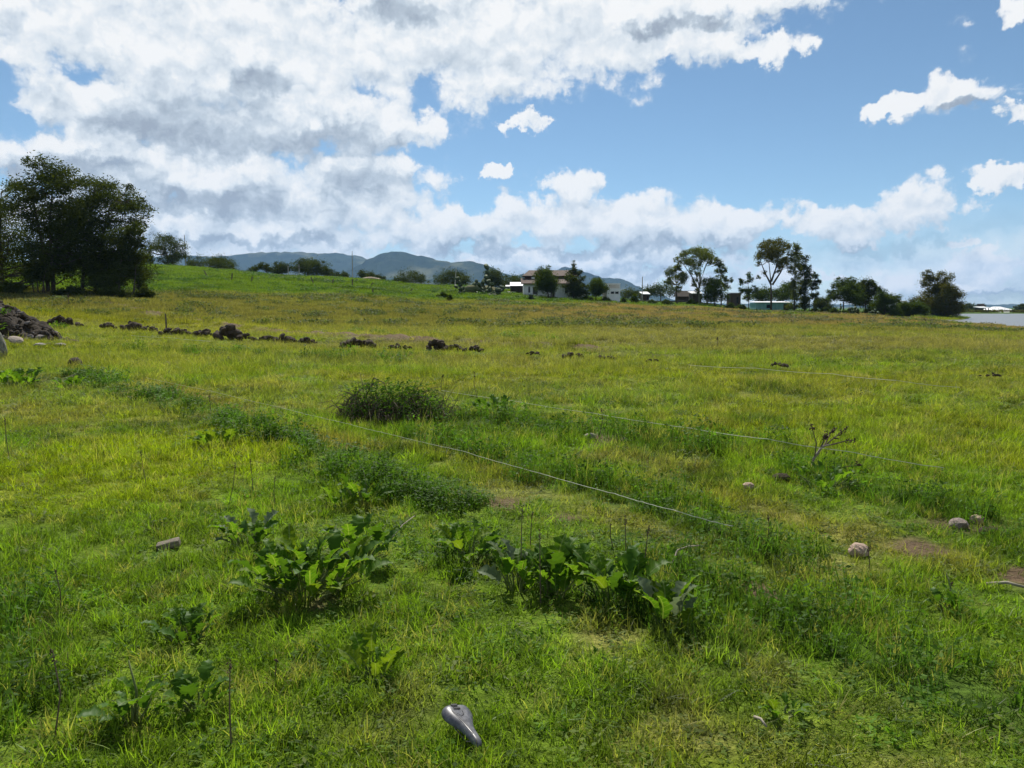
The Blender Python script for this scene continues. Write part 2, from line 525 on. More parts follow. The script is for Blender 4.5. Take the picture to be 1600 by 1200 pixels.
def tint(x, y):
    x, y = np.asarray(x, float), np.asarray(y, float)
    s = x / np.maximum(y, .5)
    n1, n2, n3 = fbm(x / 1.7, y / 1.7, 4, 21), fbm(x / 5.5, y / 5.5, 4, 33), fbm(x / 22, y / 9, 4, 41)
    def mx(c, col, f):
        f = np.clip(f, 0, 1)[..., None]
        return c * (1 - f) + np.asarray(col) * f
    c = np.broadcast_to(LUSH, x.shape + (3,)).copy()
    c = mx(c, YEL, sstep(n2 * .6 + n1 * .4, .40, .62))
    c = mx(c, DKG, sstep(n1, .60, .74) * .8)
    c = mx(c, STRAW, sstep(fbm(x / .9, y / .9, 3, 55), .64, .78) * .5)
    # the smooth bright patch left of the weeds
    ex = ((x - flat_xy(230, 720)[0]) / 1.5) ** 2 + ((y - flat_xy(230, 720)[1]) / 2.3) ** 2
    c = mx(c, (.235, .31, .016), sstep(-ex, -1.5, -.5) * .9)
    # further out: olive and seeding, in streaks
    c = mx(c, OLIVE, sstep(y, 9, 24) * sstep(n3, .30, .54) * .9)
    c = mx(c, YEL, sstep(y, 14, 30) * sstep(-n3, -.44, -.30) * .7)
    c = mx(c, STRAW * (.9, .78, .7), near_lines(x, y, DRYS, 171) * .75)
    c = mx(c, DKG * 1.05, near_lines(x, y, STRIPS, 173))
    beyond = sstep(y + x * .55, 36, 44)
    c = mx(c, OLIVE * 1.02, beyond * .8 * sstep(n3 + n1 * .3, .40, .62))
    c = mx(c, (.245, .265, .022), np.exp(-((y + x * .42 - 42) / 6.0) ** 2) * sstep(-s, -.1, .15) * .85)
    c = mx(c, PINK, sstep(y, 55, 85) * sstep(n3, .36, .54) * sstep(s, -.1, .12) * .85)
    c = mx(c, OLIVE * .95, sstep(y, 50, 75) * sstep(-s, -.05, .2) * .55)
    edge = np.interp(s, [-.7, -.48, -.25, -.085, .08, .2, .35, .6], [84, 91, 105, 118, 122, 140, 158, 175])
    g = sstep(y, edge - 3, edge + 4)
    c = mx(c, HILL, g)
    c = mx(c, HILL * .55, g * sstep(n2, .52, .66) * .7)
    c = mx(c, STRAW, np.exp(-((y - edge - 2) / 3.0) ** 2) * sstep(n1, .42, .6) * .55)
    c = c * (1 - .09 * sstep(y, 10, 26) * (1 - g))[..., None] * (1.03, .97, 1.05)
    c = mx(c, DKG, sstep(y, 260, 420) * .9)
    return c

def bare(x, y):                                    # bare earth, 0 to 1
    x, y = np.asarray(x, float), np.asarray(y, float)
    wob = (fbm(x / .35, y / .35, 3, 71) - .5) * 1.5
    b = np.zeros_like(x)
    for (cx, cy_, rx, ry) in DIRT:
        q = np.hypot((x - cx) / rx, (y - cy_) / (ry * 2.2)) + wob
        b = np.maximum(b, sstep(-q, -1.0, -.2))
    d, t = seg_dist(x, y, *TRENCH)
    b = np.maximum(b, sstep(-d, -1.0, -.35) * sstep(fbm(x / 1.3, y / 1.3, 3, 77), .36, .54) * sstep(-x, -7, -3))
    return b

def ground_mesh():
    front = np.radians(np.arange(-50, 50.01, .22))
    back = np.radians(np.arange(54, 306.1, 6))
    ang = np.concatenate([front, back])
    rad = np.concatenate([[0.3], np.geomspace(.8, 260, 250), np.geomspace(275, 9000, 46)])
    A, Q = np.meshgrid(ang, rad)
    x, y = Q * np.sin(A), Q * np.cos(A)
    z = height(x, y)
    z = np.where(y < 0, z * 0 + (fbm(x / 3.1, y / 3.1, 3, 5) - .5) * .16 * sstep(np.hypot(x, y), 1.5, 6), z)
    n, k = len(ang), len(rad)
    v = np.stack([x, y, z], -1).reshape(-1, 3)
    i, j = np.meshgrid(np.arange(k - 1), np.arange(n), indexing='ij')
    a, b = i * n + j, i * n + (j + 1) % n
    quads = np.stack([a, a + n, b + n, b], -1).reshape(-1, 4)
    c = tint(v[:, 0], v[:, 1])
    col = np.concatenate([c, bare(v[:, 0], v[:, 1])[:, None]], 1).astype(np.float32)
    return np_mesh('ground', v, quads, {'cover': ('FLOAT_COLOR', col)}, smooth=True)

def ground_material():
    m, t, out = mat('meadow_ground')
    p = t.node('ShaderNodeBsdfPrincipled')
    p.inputs['Roughness'].default_value = 0.95
    p.inputs['Specular IOR Level'].default_value = 0.1
    co = t.node('ShaderNodeTexCoord').outputs['Object']
    a = t.node('ShaderNodeAttribute', attribute_name='cover')
    fine, mid = t.noise(co, 9.0, 6, 0.65), t.noise(co, 0.8, 6, 0.65)
    g = t.mix(t.step(fine.outputs['Fac'], .3, .7), (.45, .47, .40, 1), (1.1, 1.08, 1.0, 1))
    g = t.mix(1.0, a.outputs['Color'], g, 'MULTIPLY')
    g = t.mix(1.0, g, t.mix(t.step(mid.outputs['Fac'], .32, .66), (.62, .70, .55, 1), (1.12, 1.05, 1.0, 1)), 'MULTIPLY')
    soil = t.mix(fine.outputs['Fac'], (.065, .042, .026, 1), (.20, .14, .085, 1))
    t.l.new(t.mix(a.outputs['Alpha'], g, soil), p.inputs['Base Color'])
    b = t.node('ShaderNodeBump')
    b.inputs['Strength'].default_value = 0.9
    b.inputs['Distance'].default_value = 0.12
    t.put(b.inputs['Height'], t.math('ADD', fine.outputs['Fac'], t.math('MULTIPLY', mid.outputs['Fac'], 1.5)))
    t.l.new(b.outputs[0], p.inputs['Normal'])
    t.l.new(p.outputs[0], out.inputs[0])
    return m

ground = link('ground', ground_mesh(), None, ground_material())
tag(ground, 'uneven green meadow rising to a grassy hill', 'meadow', kind='structure')

def lake():
    m, t, out = mat('lake_water')
    p = t.node('ShaderNodeBsdfPrincipled')
    p.inputs['Base Color'].default_value = (.17, .165, .15, 1)
    p.inputs['Roughness'].default_value = 0.3
    p.inputs['IOR'].default_value = 1.33
    b = t.node('ShaderNodeBump')
    b.inputs['Strength'].default_value = 0.9
    b.inputs['Distance'].default_value = 0.10
    co = t.vmath('MULTIPLY', t.node('ShaderNodeTexCoord').outputs['Object'], (.5, 1.0, 1))
    t.l.new(t.noise(co, 1.6, 4, .6).outputs['Fac'], b.inputs['Height'])
    t.l.new(b.outputs[0], p.inputs['Normal'])
    t.l.new(p.outputs[0], out.inputs[0])
    b = MB().add([(48, 40, LAKE_Z), (520, 40, LAKE_Z), (520, 352, LAKE_Z), (70, 352, LAKE_Z)], [(0, 1, 2, 3)])
    tag(b.build('lake', m), 'grey lake water beyond the meadow', 'lake', kind='structure')
lake()

def hills():
    sil = np.array([(-700, 470), (-300, 440), (0, 420), (150, 405), (280, 400), (340, 402), (380, 398), (420, 394), (470, 394), (500, 397), (530, 396), (560, 400), (578, 405), (620, 420), (700, 450), (800, 470)], float)
    sil2 = np.array([(440, 470), (540, 425), (578, 406), (600, 396), (615, 393), (628, 394), (645, 398), (680, 404), (700, 410), (720, 408), (737, 407), (760, 413), (780, 423), (800, 430), (830, 440), (880, 470)], float)
    sil3 = np.array([(700, 470), (780, 432), (820, 430), (850, 427), (868, 421), (885, 417), (900, 421), (930, 432), (945, 436), (962, 434), (975, 437), (990, 445), (1010, 455), (1060, 472), (1100, 478)], float)
    sil4 = np.array([(700, 480), (780, 474), (950, 470), (1100, 474), (1300, 476), (1500, 477), (1700, 474), (2200, 470)], float)
    xs = np.linspace(-1.25, 1.25, 520)
    ys = np.linspace(2300, 7200, 150)
    S, Y = np.meshgrid(xs, ys)
    X = S * Y
    z = np.full_like(X, -8.0)
    for sl, yr, wf, wb in ((sil, 5600, 1900, 1300), (sil2, 4300, 1300, 1200), (sil3, 5000, 1300, 1300), (sil4, 6300, 1200, 800)):
        hp = np.interp(S, (sl[:, 0] - 800) / FPX, sl[:, 1], left=490, right=490)
        h = np.maximum((HORIZON - hp) / FPX * yr + 1.6, 0)
        q = np.where(Y < yr, (yr - Y) / wf, (Y - yr) / wb)
        gul = fbm(X / 420, Y / 600, 5, int(yr) % 91)
        prof = np.clip(1 - q, 0, 1) ** (1.15)
        amp = np.clip(q * 4, 0, 1)
        z = np.maximum(z, h * prof * (1 - amp * .55 * (1 - gul) * (q < 1)) - 8 * (q > .98) + (vnoise(X / 28, Y / 40, 3) - .5) * 16 * (h > 20) * prof)
    n, k = len(xs), len(ys)
    v = np.stack([X, Y, z], -1).reshape(-1, 3)
    i, j = np.meshgrid(np.arange(k - 1), np.arange(n - 1), indexing='ij')
    a = i * n + j
    quads = np.stack([a, a + 1, a + n + 1, a + n], -1).reshape(-1, 4)
    m, t, out = mat('forested_hill')
    p = t.node('ShaderNodeBsdfPrincipled')
    p.inputs['Roughness'].default_value = 1.0
    p.inputs['Specular IOR Level'].default_value = 0.0
    co = t.node('ShaderNodeTexCoord').outputs['Object']
    f = t.step(t.noise(co, .0032, 5, .6).outputs['Fac'], .52, .66)
    tr = t.mix(t.noise(co, .03, 4, .7).outputs['Fac'], (.012, .020, .012, 1), (.045, .065, .030, 1))
    t.l.new(t.mix(f, tr, (.12, .125, .06, 1)), p.inputs['Base Color'])
    t.l.new(p.outputs[0], out.inputs[0])
    tag(link('hills', np_mesh('hills', v, quads, smooth=False), None, m), 'blue wooded hills far beyond the meadow', 'hills', kind='structure')
hills()

# ------------------------------------------------------------------ grass and low weeds (nobody could count it)
def blades(rng, n, spread, hmin, hmax, width, bend=.55, seg=3, lean=.25, head=0.0, vmin=0., vmax=1.):
    """n curved tapering blades as triangles/quads; returns verts, quads, v"""
    ang = rng.uniform(0, 2 * np.pi, n)
    rr = spread * np.sqrt(rng.uniform(0, 1, n))
    b = np.stack([rr * np.cos(ang), rr * np.sin(ang), np.full(n, -.015)], 1)
    h = rng.uniform(hmin, hmax, n)
    da = rng.uniform(0, 2 * np.pi, n)
    d = np.stack([np.cos(da), np.sin(da), np.zeros(n)], 1)
    bn = rng.uniform(.15, 1.0, n) * bend * h
    ln = rng.normal(0, lean, n)
    fa = rng.uniform(0, 2 * np.pi, n)
    side = np.stack([np.cos(fa), np.sin(fa), np.zeros(n)], 1)
    w = width * rng.uniform(.6, 1.3, n)
    V, Q = [], []
    for k in range(seg + 1):
        t = k / seg
        c = b + d * (bn * t * t + ln * h * t)[:, None]
        c[:, 2] += h * (t - .28 * t * t * (bn / h)) + 0
        ww = (w * (1 - t ** 1.6) + w * .10)
        if head:
            ww = np.where(t > .7, w * head, w * .5) if t < .99 else w * .15
        V += [c - side * np.reshape(ww, (-1, 1)) / 2, c + side * np.reshape(ww, (-1, 1)) / 2]
    V = np.stack(V, 1).reshape(-1, 3)
    m = 2 * (seg + 1)
    base = np.arange(n)[:, None] * m
    for k in range(seg):
        Q.append(base + np.array([[2 * k, 2 * k + 1, 2 * k + 3, 2 * k + 2]]))
    v = np.repeat(rng.uniform(vmin, vmax, n), m)
    return V, np.concatenate(Q), v

def herb(rng, n, spread, hmax, size, v0=0., v1=.6):
    """small oval leaves on short stalks"""
    a = rng.uniform(0, 2 * np.pi, n)
    rr = spread * np.sqrt(rng.uniform(0, 1, n))
    c = np.stack([rr * np.cos(a), rr * np.sin(a), rng.uniform(.15, 1, n) * hmax], 1)
    d = rng.normal(0, 1, (n, 3)) * (1, 1, .45)
    d /= np.linalg.norm(d, axis=1)[:, None]
    s = np.cross(d, rng.normal(0, .4, (n, 3)) + (0, 0, 1))
    s /= np.linalg.norm(s, axis=1)[:, None]
    L = (size * rng.uniform(.6, 1.3, n))[:, None]
    V = np.stack([c - d * L, c + s * L * .45, c + d * L, c - s * L * .45], 1).reshape(-1, 3)
    return V, np.arange(n * 4).reshape(-1, 4), np.repeat(rng.uniform(v0, v1, n), 4)

def join(parts):
    V, Q, A, k = [], [], [], 0
    for v, q, a in parts:
        V.append(v)
        Q.append(q + k)
        A.append(a)
        k += len(v)
    return np.concatenate(V), np.concatenate(Q), np.concatenate(A)

def scatter_tree(coll):
    g = bpy.data.node_groups.new('scatter', 'GeometryNodeTree')
    g.interface.new_socket('Geometry', in_out='INPUT', socket_type='NodeSocketGeometry')
    g.interface.new_socket('Geometry', in_out='OUTPUT', socket_type='NodeSocketGeometry')
    n, l = g.nodes, g.links
    gi, go = n.new('NodeGroupInput'), n.new('NodeGroupOutput')
    ci = n.new('GeometryNodeCollectionInfo')
    ci.inputs['Collection'].default_value = coll
    ci.inputs['Separate Children'].default_value = True
    ci.inputs['Reset Children'].default_value = True
    ip = n.new('GeometryNodeInstanceOnPoints')
    ip.inputs['Pick Instance'].default_value = True
    def at(nm, typ):
        a = n.new('GeometryNodeInputNamedAttribute')
        a.data_type = typ
        a.inputs['Name'].default_value = nm
        return a.outputs['Attribute']
    l.new(gi.outputs[0], ip.inputs['Points'])
    l.new(ci.outputs[0], ip.inputs['Instance'])
    l.new(at('pick', 'INT'), ip.inputs['Instance Index'])
    l.new(at('rot', 'FLOAT_VECTOR'), ip.inputs['Rotation'])
    l.new(at('scl', 'FLOAT_VECTOR'), ip.inputs['Scale'])
    l.new(ip.outputs[0], go.inputs[0])
    return g

def scatter(name, label, cat, coll, pts, pick, rot, scl, tnt):
    m = bpy.data.meshes.new(name)
    m.vertices.add(len(pts))
    m.vertices.foreach_set('co', np.asarray(pts, np.float32).ravel())
    for nm, typ, arr, key in (('pick', 'INT', pick, 'value'), ('rot', 'FLOAT_VECTOR', rot, 'vector'), ('scl', 'FLOAT_VECTOR', scl, 'vector'),
                              ('tint', 'FLOAT_COLOR', np.concatenate([tnt, np.ones((len(tnt), 1))], 1), 'color')):
        a = m.attributes.new(nm, typ, 'POINT')
        a.data.foreach_set(key, np.asarray(arr, np.int32 if typ == 'INT' else np.float32).ravel())
    o = link(name, m)
    md = o.modifiers.new('scatter', 'NODES')
    md.node_group = scatter_tree(coll)
    return tag(o, label, cat, kind='stuff')

GRASS = leafmat('grass_blade', (.55, .62, .5), (1.25, 1.15, 1.1), trans=.55, gloss=.03, instancer='tint', tcol=(1.15, 1.3, .5))

def source(name, parts):
    c = bpy.data.collections.get(name) or bpy.data.collections.new(name)
    for i, (V, Q, A) in enumerate(parts):
        m = np_mesh('%s_%02d' % (name, i), V, Q, {'v': ('FLOAT', A.astype(np.float32))})
        m.materials.append(GRASS)
        c.objects.link(bpy.data.objects.new('%s_%02d' % (name, i), m))
    return c

def grow():
    rng = np.random.default_rng(11)
    src = []
    for i in range(5):      # 0-4 short turf
        src.append(join([blades(rng, 40, .085, .02, .062, .0046, .95, 2, .5), herb(rng, 6, .08, .03, .009)]))
    for i in range(4):      # 5-8 longer tufts
        src.append(join([blades(rng, 34, .075, .045, .125, .0052, .85, 3, .34), blades(rng, 4, .06, .07, .17, .004, .5, 3, .3, vmin=1.0, vmax=1.3)]))
    for i in range(3):      # 9-11 herbs
        src.append(join([herb(rng, 34, .10, .06, .016), blades(rng, 10, .09, .03, .08, .004, .8, 2, .4)]))
    for i in range(3):      # 12-14 seeding grass with thin stems
        src.append(join([blades(rng, 26, .13, .05, .16, .0055, .6, 2, .35), blades(rng, 8, .12, .14, .28, .0038, .35, 3, .2, head=1.6, vmin=1., vmax=1.5)]))
    for i in range(3):      # 15-17 tall leafy weeds
        src.append(join([blades(rng, 16, .08, .07, .2, .007, .6, 3, .3, vmax=.9), herb(rng, 34, .10, .17, .018, 0, 1.0), blades(rng, 3, .08, .18, .34, .005, .3, 3, .2, vmin=.8, vmax=1.4)]))
    coll = source('tuft', src)
    # number of tufts by depth, spread evenly over the wedge of meadow in view
    P_, S_, K_ = [], [], []
    for (d0, d1, dens, size) in ((1.0, 4.5, 260, 1.0), (4.5, 7.5, 200, 1.05), (7.5, 12, 95, 1.35), (12, 20, 42, 1.9), (20, 34, 17, 2.7), (34, 62, 6.5, 3.9)):
        wd = .86 if d0 < 7 else 1.12
        area = wd * (d1 * d1 - d0 * d0)
        n = int(area * dens)
        y = np.sqrt(rng.uniform(d0 * d0, d1 * d1, n))
        x = y * rng.uniform(-wd, wd, n)
        P_.append(np.stack([x, y], 1))
        S_.append(np.full(n, size))
    p, sz = np.concatenate(P_), np.concatenate(S_)
    x, y = p[:, 0], p[:, 1]
    keep = rng.uniform(0, 1, len(x)) > bare(x, y) * .85
    thin = fbm(x / .5, y / .5, 3, 91)
    keep &= rng.uniform(0, 1, len(x)) < .42 + 1.2 * sstep(thin, .30, .6)
    x, y, sz = x[keep], y[keep], sz[keep]
    n = len(x)
    long_ = fbm(x / 2.6, y / 2.6, 3, 101)
    u = rng.uniform(0, 1, n)
    db = np.minimum.reduce([seg_dist(x, y, BANK[i], BANK[i + 1])[0] for i in range(3)])
    pick = rng.integers(0, 5, n)
    pl = .12 + .65 * sstep(long_, .45, .65) + .4 * sstep(y, 5, 9)
    pick = np.where(u < pl, rng.integers(5, 9, n), pick)
    stp = near_lines(x, y, STRIPS, 173)
    pick = np.where(rng.uniform(0, 1, n) < stp * .8, rng.integers(5, 9, n), pick)
    pick = np.where(rng.uniform(0, 1, n) < .09, rng.integers(9, 12, n), pick)
    seed = .05 + .55 * sstep(y, 9, 22) * sstep(fbm(x / 6, y / 3, 3, 131), .38, .6)
    pick = np.where((rng.uniform(0, 1, n) < seed) & (y > 4), rng.integers(12, 15, n), pick)
    pick = np.where(rng.uniform(0, 1, n) < stp * .22, rng.integers(15, 18, n), pick)
    weed = np.exp(-(db / .25) ** 2) * .78 * sstep(fbm(x / .45, y / .45, 3, 151), .30, .55)
    pick = np.where(rng.uniform(0, 1, n) < weed, rng.integers(15, 18, n), pick)
    z = height(x, y)
    vert = sz ** .45 * (.66 + .28 * sstep(y, 4, 10))
    scl = np.stack([sz, sz, vert * rng.uniform(.7, 1.25, n)], 1) * rng.uniform(.85, 1.15, n)[:, None]
    scl[:, 2] *= np.where(sstep(long_, .4, .65) > .5, 1.15, .85) * (1 + .45 * stp)
    rot = np.stack([rng.normal(0, .12, n), rng.normal(0, .12, n), rng.uniform(0, 6.283, n)], 1)
    c = tint(x, y) * (rng.uniform(.5, 1.5, n) * (.72 + .56 * fbm(x / .22, y / .22, 2, 161)))[:, None]
    c = np.where((rng.uniform(0, 1, n) < .14)[:, None], c * .4 + STRAW * .75, c)
    c = np.where((pick >= 9)[:, None] & (pick < 12)[:, None], c * (.7, .85, .9), c)
    c = np.where((pick >= 15)[:, None], DKG * rng.uniform(.6, 1.6, n)[:, None], c)
    sd_ = (pick >= 12) & (pick < 15)
    c = np.where(sd_[:, None] & (y > 9)[:, None], c * .72 + OLIVE * .35, c)
    scatter('meadow_grass', 'mixed short and seeding grass covering the meadow', 'grass', coll, np.stack([x, y, z], 1), pick, rot, scl, c)
    # coarse grass further away
    far = []
    for i in range(4):
        far.append(join([blades(rng, 110, 1.0, .12, .34, .045, .5, 2, .25), blades(rng, 20, 1.0, .25, .45, .03, .4, 2, .2, vmin=1, vmax=1.4)]))
    for i in range(2):
        far.append(join([herb(rng, 70, .8, .45, .12), blades(rng, 40, .9, .2, .5, .05, .5, 2, .25, vmax=.6)]))
    coll2 = source('far_tuft', far)
    P_, S_ = [], []
    for (d0, d1, dens, size) in ((55, 90, 1.5, 1.0), (90, 140, .65, 1.4), (140, 200, .28, 2.0)):
        wd = 1.1
        n = int(wd * (d1 * d1 - d0 * d0) * dens)
        y = np.sqrt(rng.uniform(d0 * d0, d1 * d1, n))
        P_.append(np.stack([y * rng.uniform(-wd, wd, n), y], 1))
        S_.append(np.full(n, size))
    p, sz = np.concatenate(P_), np.concatenate(S_)
    z = height(p[:, 0], p[:, 1])
    ok = z > LAKE_Z + .05
    p, sz, z = p[ok], sz[ok], z[ok]
    n = len(p)
    x, y = p[:, 0], p[:, 1]
    pick = np.where(rng.uniform(0, 1, n) < .05 + .25 * sstep(fbm(x / 9, y / 9, 3, 7), .55, .7), rng.integers(4, 6, n), rng.integers(0, 4, n))
    scl = np.stack([sz, sz, rng.uniform(.6, 1.2, n) * sz ** .3], 1)
    rot = np.stack([np.zeros(n), np.zeros(n), rng.uniform(0, 6.283, n)], 1)
    c = tint(x, y) * rng.uniform(.8, 1.2, n)[:, None]
    c = np.where((pick >= 4)[:, None], c * (.55, .7, .8), c)
    scatter('hillside_grass', 'coarse grass over the far meadow and hillside', 'grass', coll2, np.stack([x, y, z], 1), pick, rot, scl, c)
grow()

# ------------------------------------------------------------------ trees
BARK = plain('bark', (.055, .042, .032), (.11, .09, .07), 5, .95, .02)
PALE_BARK = plain('pale_bark', (.16, .14, .12), (.30, .27, .23), 3, .9, .01)
LEAF_DARK = leafmat('dark_evergreen_leaves', (.020, .034, .013), (.085, .110, .032), .36, 0)
LEAF_MID = leafmat('green_leaves', (.030, .055, .015), (.090, .130, .030), .36, 0)
LEAF_GREY = leafmat('eucalyptus_leaves', (.055, .080, .030), (.15, .18, .060), .42, 0)
LEAF_WARM = leafmat('olive_leaves', (.045, .058, .015), (.14, .135, .034), .36, 0)

def leaf_cloud(rng, clumps, n, size, sub=9, flat=1.0, droop=0.0):
    """leaves gathered in small sprays inside each clump (centre, radii)"""
    C, v = [], []
    vol = np.array([max(r[0] * r[2], 1e-3) for _, r in clumps])
    share = np.maximum((n * vol / vol.sum()).astype(int), 12)
    for (c, r), k in zip(clumps, share):
        c, r = np.asarray(c), np.asarray(r)
        ns = max(4, int(sub * rng.uniform(.7, 1.3)))
        d = rng.normal(0, 1, (ns, 3))
        d /= np.linalg.norm(d, axis=1)[:, None]
        sc = c + d * r * (rng.uniform(.25, 1, ns) ** .6)[:, None]
        tone = rng.uniform(0, 1, ns)
        j = rng.integers(0, ns, k)
        sr = r.mean() * rng.uniform(.40, .75, ns)
        q = rng.normal(0, 1, (k, 3)) * (1, 1, .8 * flat)
        q *= (sr[j] * .62)[:, None]
        q[:, 2] -= droop * np.abs(rng.normal(0, 1, k)) * sr[j]
        C.append(sc[j] + q)
        v.append(np.clip(tone[j] * .6 + rng.uniform(0, .4, k), 0, 1))
    C, v = np.concatenate(C), np.concatenate(v)
    k = len(C)
    d = rng.normal(0, 1, (k, 3)) * (1, 1, .6)
    d /= np.linalg.norm(d, axis=1)[:, None]
    s = np.cross(d, rng.normal(0, 1, (k, 3)))
    s /= np.linalg.norm(s, axis=1)[:, None]
    L = (size * rng.uniform(.55, 1.4, k))[:, None]
    V = np.stack([C - d * L, C + s * L * .42, C + d * L, C - s * L * .42], 1).reshape(-1, 3)
    return V, np.arange(k * 4).reshape(-1, 4), np.repeat(v, 4)

def tree(name, label, base, depth, clumps, stems=None, n=2600, leaf=None, size=None, bark=None, lm=None, trunk=None, cat='tree', group=None, seed=0, thick=1.0, sub=9, droop=0., fat=1.1, deep=.8, sat=3):
    """base: image column of the foot; clumps: (px, py, rx, ry) as seen at that depth, spread in depth as a crown would be"""
    rng = np.random.default_rng(seed + int(base * 3 + depth))
    b = at_depth(base, depth)
    root = empty(name, b)
    tag(root, label, cat, group)
    px2m = depth / FPX
    if 1280 < base < 1500:
        n, fat = int(n * 1.5), fat * 1.15
    cx = np.mean([c[0] for c in clumps])
    half = max(max(abs(c[0] - cx) + c[2] for c in clumps) * px2m, .4)
    cl = []
    for (px, py, rx, ry) in clumps:
        p = P(px, py, depth) - b
        r = np.array((rx * px2m, max(rx, ry) * px2m * .9, (ry * fat) * px2m))
        room = math.sqrt(max(half ** 2 - (p[0] - (P(cx, py, depth) - b)[0]) ** 2, 0.05))
        p[1] += rng.uniform(-1, 1) * room * deep * .75
        p[0] *= (depth + p[1]) / depth
        cl.append((p, r))
        for _ in range(sat):                              # smaller sprays that break the outline
            dv = rng.normal(0, 1, 3)
            cl.append((p + dv / np.linalg.norm(dv) * r * rng.uniform(.75, 1.15), r * rng.uniform(.3, .5)))
        if rx * px2m > 1.0 and deep > .5:                 # the far and near sides of a wide crown
            for sgn in (-1, 1):
                q = p + np.array((rng.normal(0, .25) * r[0], sgn * room * rng.uniform(.4, .8), rng.normal(-.12, .15) * r[2]))
                cl.append((q, r * rng.uniform(.65, .9)))
    V, Q, A = leaf_cloud(rng, cl, int(n * 3.0), size or max(px2m * 1.0, .07), sub=sub, droop=droop)
    me = np_mesh('crown', V, Q, {'v': ('FLOAT', A.astype(np.float32))})
    link('crown', me, root, lm or LEAF_MID)
    mb = MB()
    top = max(c[0][2] for c in cl)
    tr = (trunk or max(.035 * top, .06)) * thick
    if stems is None:
        low = min(cl, key=lambda c: abs(c[0][0]) + abs(c[0][2] - top * .6))[0]
        stems = [[(0, 0, -.2), (low[0] * .2, low[1] * .2, top * .3), (low[0] * .6, low[1] * .5, top * .55), (low[0] * .8, low[1] * .6, top * .8)]]
    else:
        stems = [[np.zeros(3) + (0, 0, -.2) if k == 0 and not isinstance(s[0], tuple) else P(q[0], q[1], depth) - b for k, q in enumerate(s)] for s in stems]
    nodes = []
    for s in stems:
        s = [np.array(q, float) for q in s]
        s[0][2] = min(s[0][2], -.1) if s[0][2] < .5 else s[0][2]
        L = len(s)
        rad = [tr * (1 - .78 * k / (L - 1)) for k in range(L)]
        mb.tube(s, rad, 7)
        for k in range(L - 1):
            for f in np.linspace(0, 1, 6):
                nodes.append((s[k] * (1 - f) + s[k + 1] * f, rad[k] * (1 - f) + rad[k + 1] * f))
    for (c, r) in cl:                                    # limbs from the stems into every clump
        cand = [q for q in nodes if q[0][2] < c[2] - .15 * np.hypot(*(c[:2] - q[0][:2]))] or nodes
        q, qr = min(cand, key=lambda q: np.linalg.norm(q[0] - c))
        m1 = (q + c) / 2 + rng.normal(0, .08, 3) * np.linalg.norm(c - q)
        m1[2] -= .05 * np.linalg.norm(c - q)
        mb.tube([q, m1, c], [qr * .55, qr * .4, max(qr * .14, .012)], 5, cap=False)
        for _ in range(2):
            e = c + rng.normal(0, .55, 3) * r
            mb.tube([m1 * .4 + c * .6, (m1 + c + e) / 3, e], [qr * .22, qr * .16, .01], 4, cap=False)
    mb.build('trunk', bark or BARK, root, smooth=True)
    return root

# dark evergreens on the left
tree('evergreen_tree', 'tall dark evergreen with a ragged pointed top, highest of the grove by the soil heap', 84, 84,
     [(95, 263, 20, 9), (88, 278, 26, 9), (55, 272, 12, 4), (62, 298, 26, 12), (108, 292, 28, 13), (50, 320, 30, 13), (95, 325, 34, 14), (60, 352, 36, 16), (108, 358, 34, 16), (70, 388, 38, 16), (110, 392, 34, 16), (80, 415, 34, 12), (40, 304, 14, 5), (120, 275, 12, 5)],
     stems=[[(84, 457), (80, 400), (78, 340), (84, 275)], [(76, 457), (70, 400), (55, 330), (50, 300)]], n=13500, lm=LEAF_DARK, size=.13, seed=1, trunk=.24, sub=16, droop=.25, fat=1.1)
tree('evergreen_tree', 'dense dark evergreen with flat layered boughs beside the pointed evergreen', 128, 88,
     [(145, 283, 16, 7), (160, 290, 24, 9), (178, 286, 9, 4), (140, 310, 28, 13), (172, 312, 22, 9), (192, 316, 18, 5), (205, 309, 9, 4), (150, 338, 36, 14), (185, 342, 20, 8), (150, 368, 38, 16), (130, 395, 36, 15), (165, 402, 36, 16), (150, 425, 36, 11), (192, 326, 14, 5)],
     stems=[[(128, 456), (132, 400), (142, 340), (148, 290)], [(150, 458), (152, 410), (165, 350), (175, 315)]], n=13500, lm=LEAF_DARK, size=.13, seed=2, trunk=.22, sub=16, droop=.25, fat=1.1)
tree('evergreen_tree', 'low spreading evergreen bough tree at the grove edge nearest the open hillside', 186, 86,
     [(205, 358, 16, 6), (220, 358, 8, 5), (196, 372, 20, 9), (214, 376, 10, 8), (185, 395, 24, 13), (208, 398, 12, 8), (190, 418, 24, 12), (208, 428, 10, 14), (178, 438, 26, 8), (212, 446, 7, 9), (165, 420, 18, 12)],
     stems=[[(186, 457), (186, 430), (192, 390), (200, 365)], [(208, 460), (210, 445), (212, 420)]], n=8500, lm=LEAF_DARK, size=.12, seed=3, trunk=.14, sub=14, droop=.3, fat=1.3)
tree('evergreen_tree', 'bulky dark evergreen half cut off at the outer edge of the grove', 5, 86,
     [(2, 292, 10, 6), (8, 312, 22, 12), (-20, 330, 40, 18), (22, 340, 24, 16), (0, 372, 36, 18), (30, 385, 26, 16), (-40, 390, 50, 24), (10, 412, 40, 16), (-70, 345, 50, 25), (35, 428, 20, 10), (-90, 410, 50, 24)],
     stems=[[(5, 456), (0, 400), (0, 350), (2, 300)], [(-60, 456), (-62, 400), (-65, 340)]], n=11000, lm=LEAF_DARK, size=.13, seed=4, trunk=.26, sub=16, droop=.25, fat=1.2)
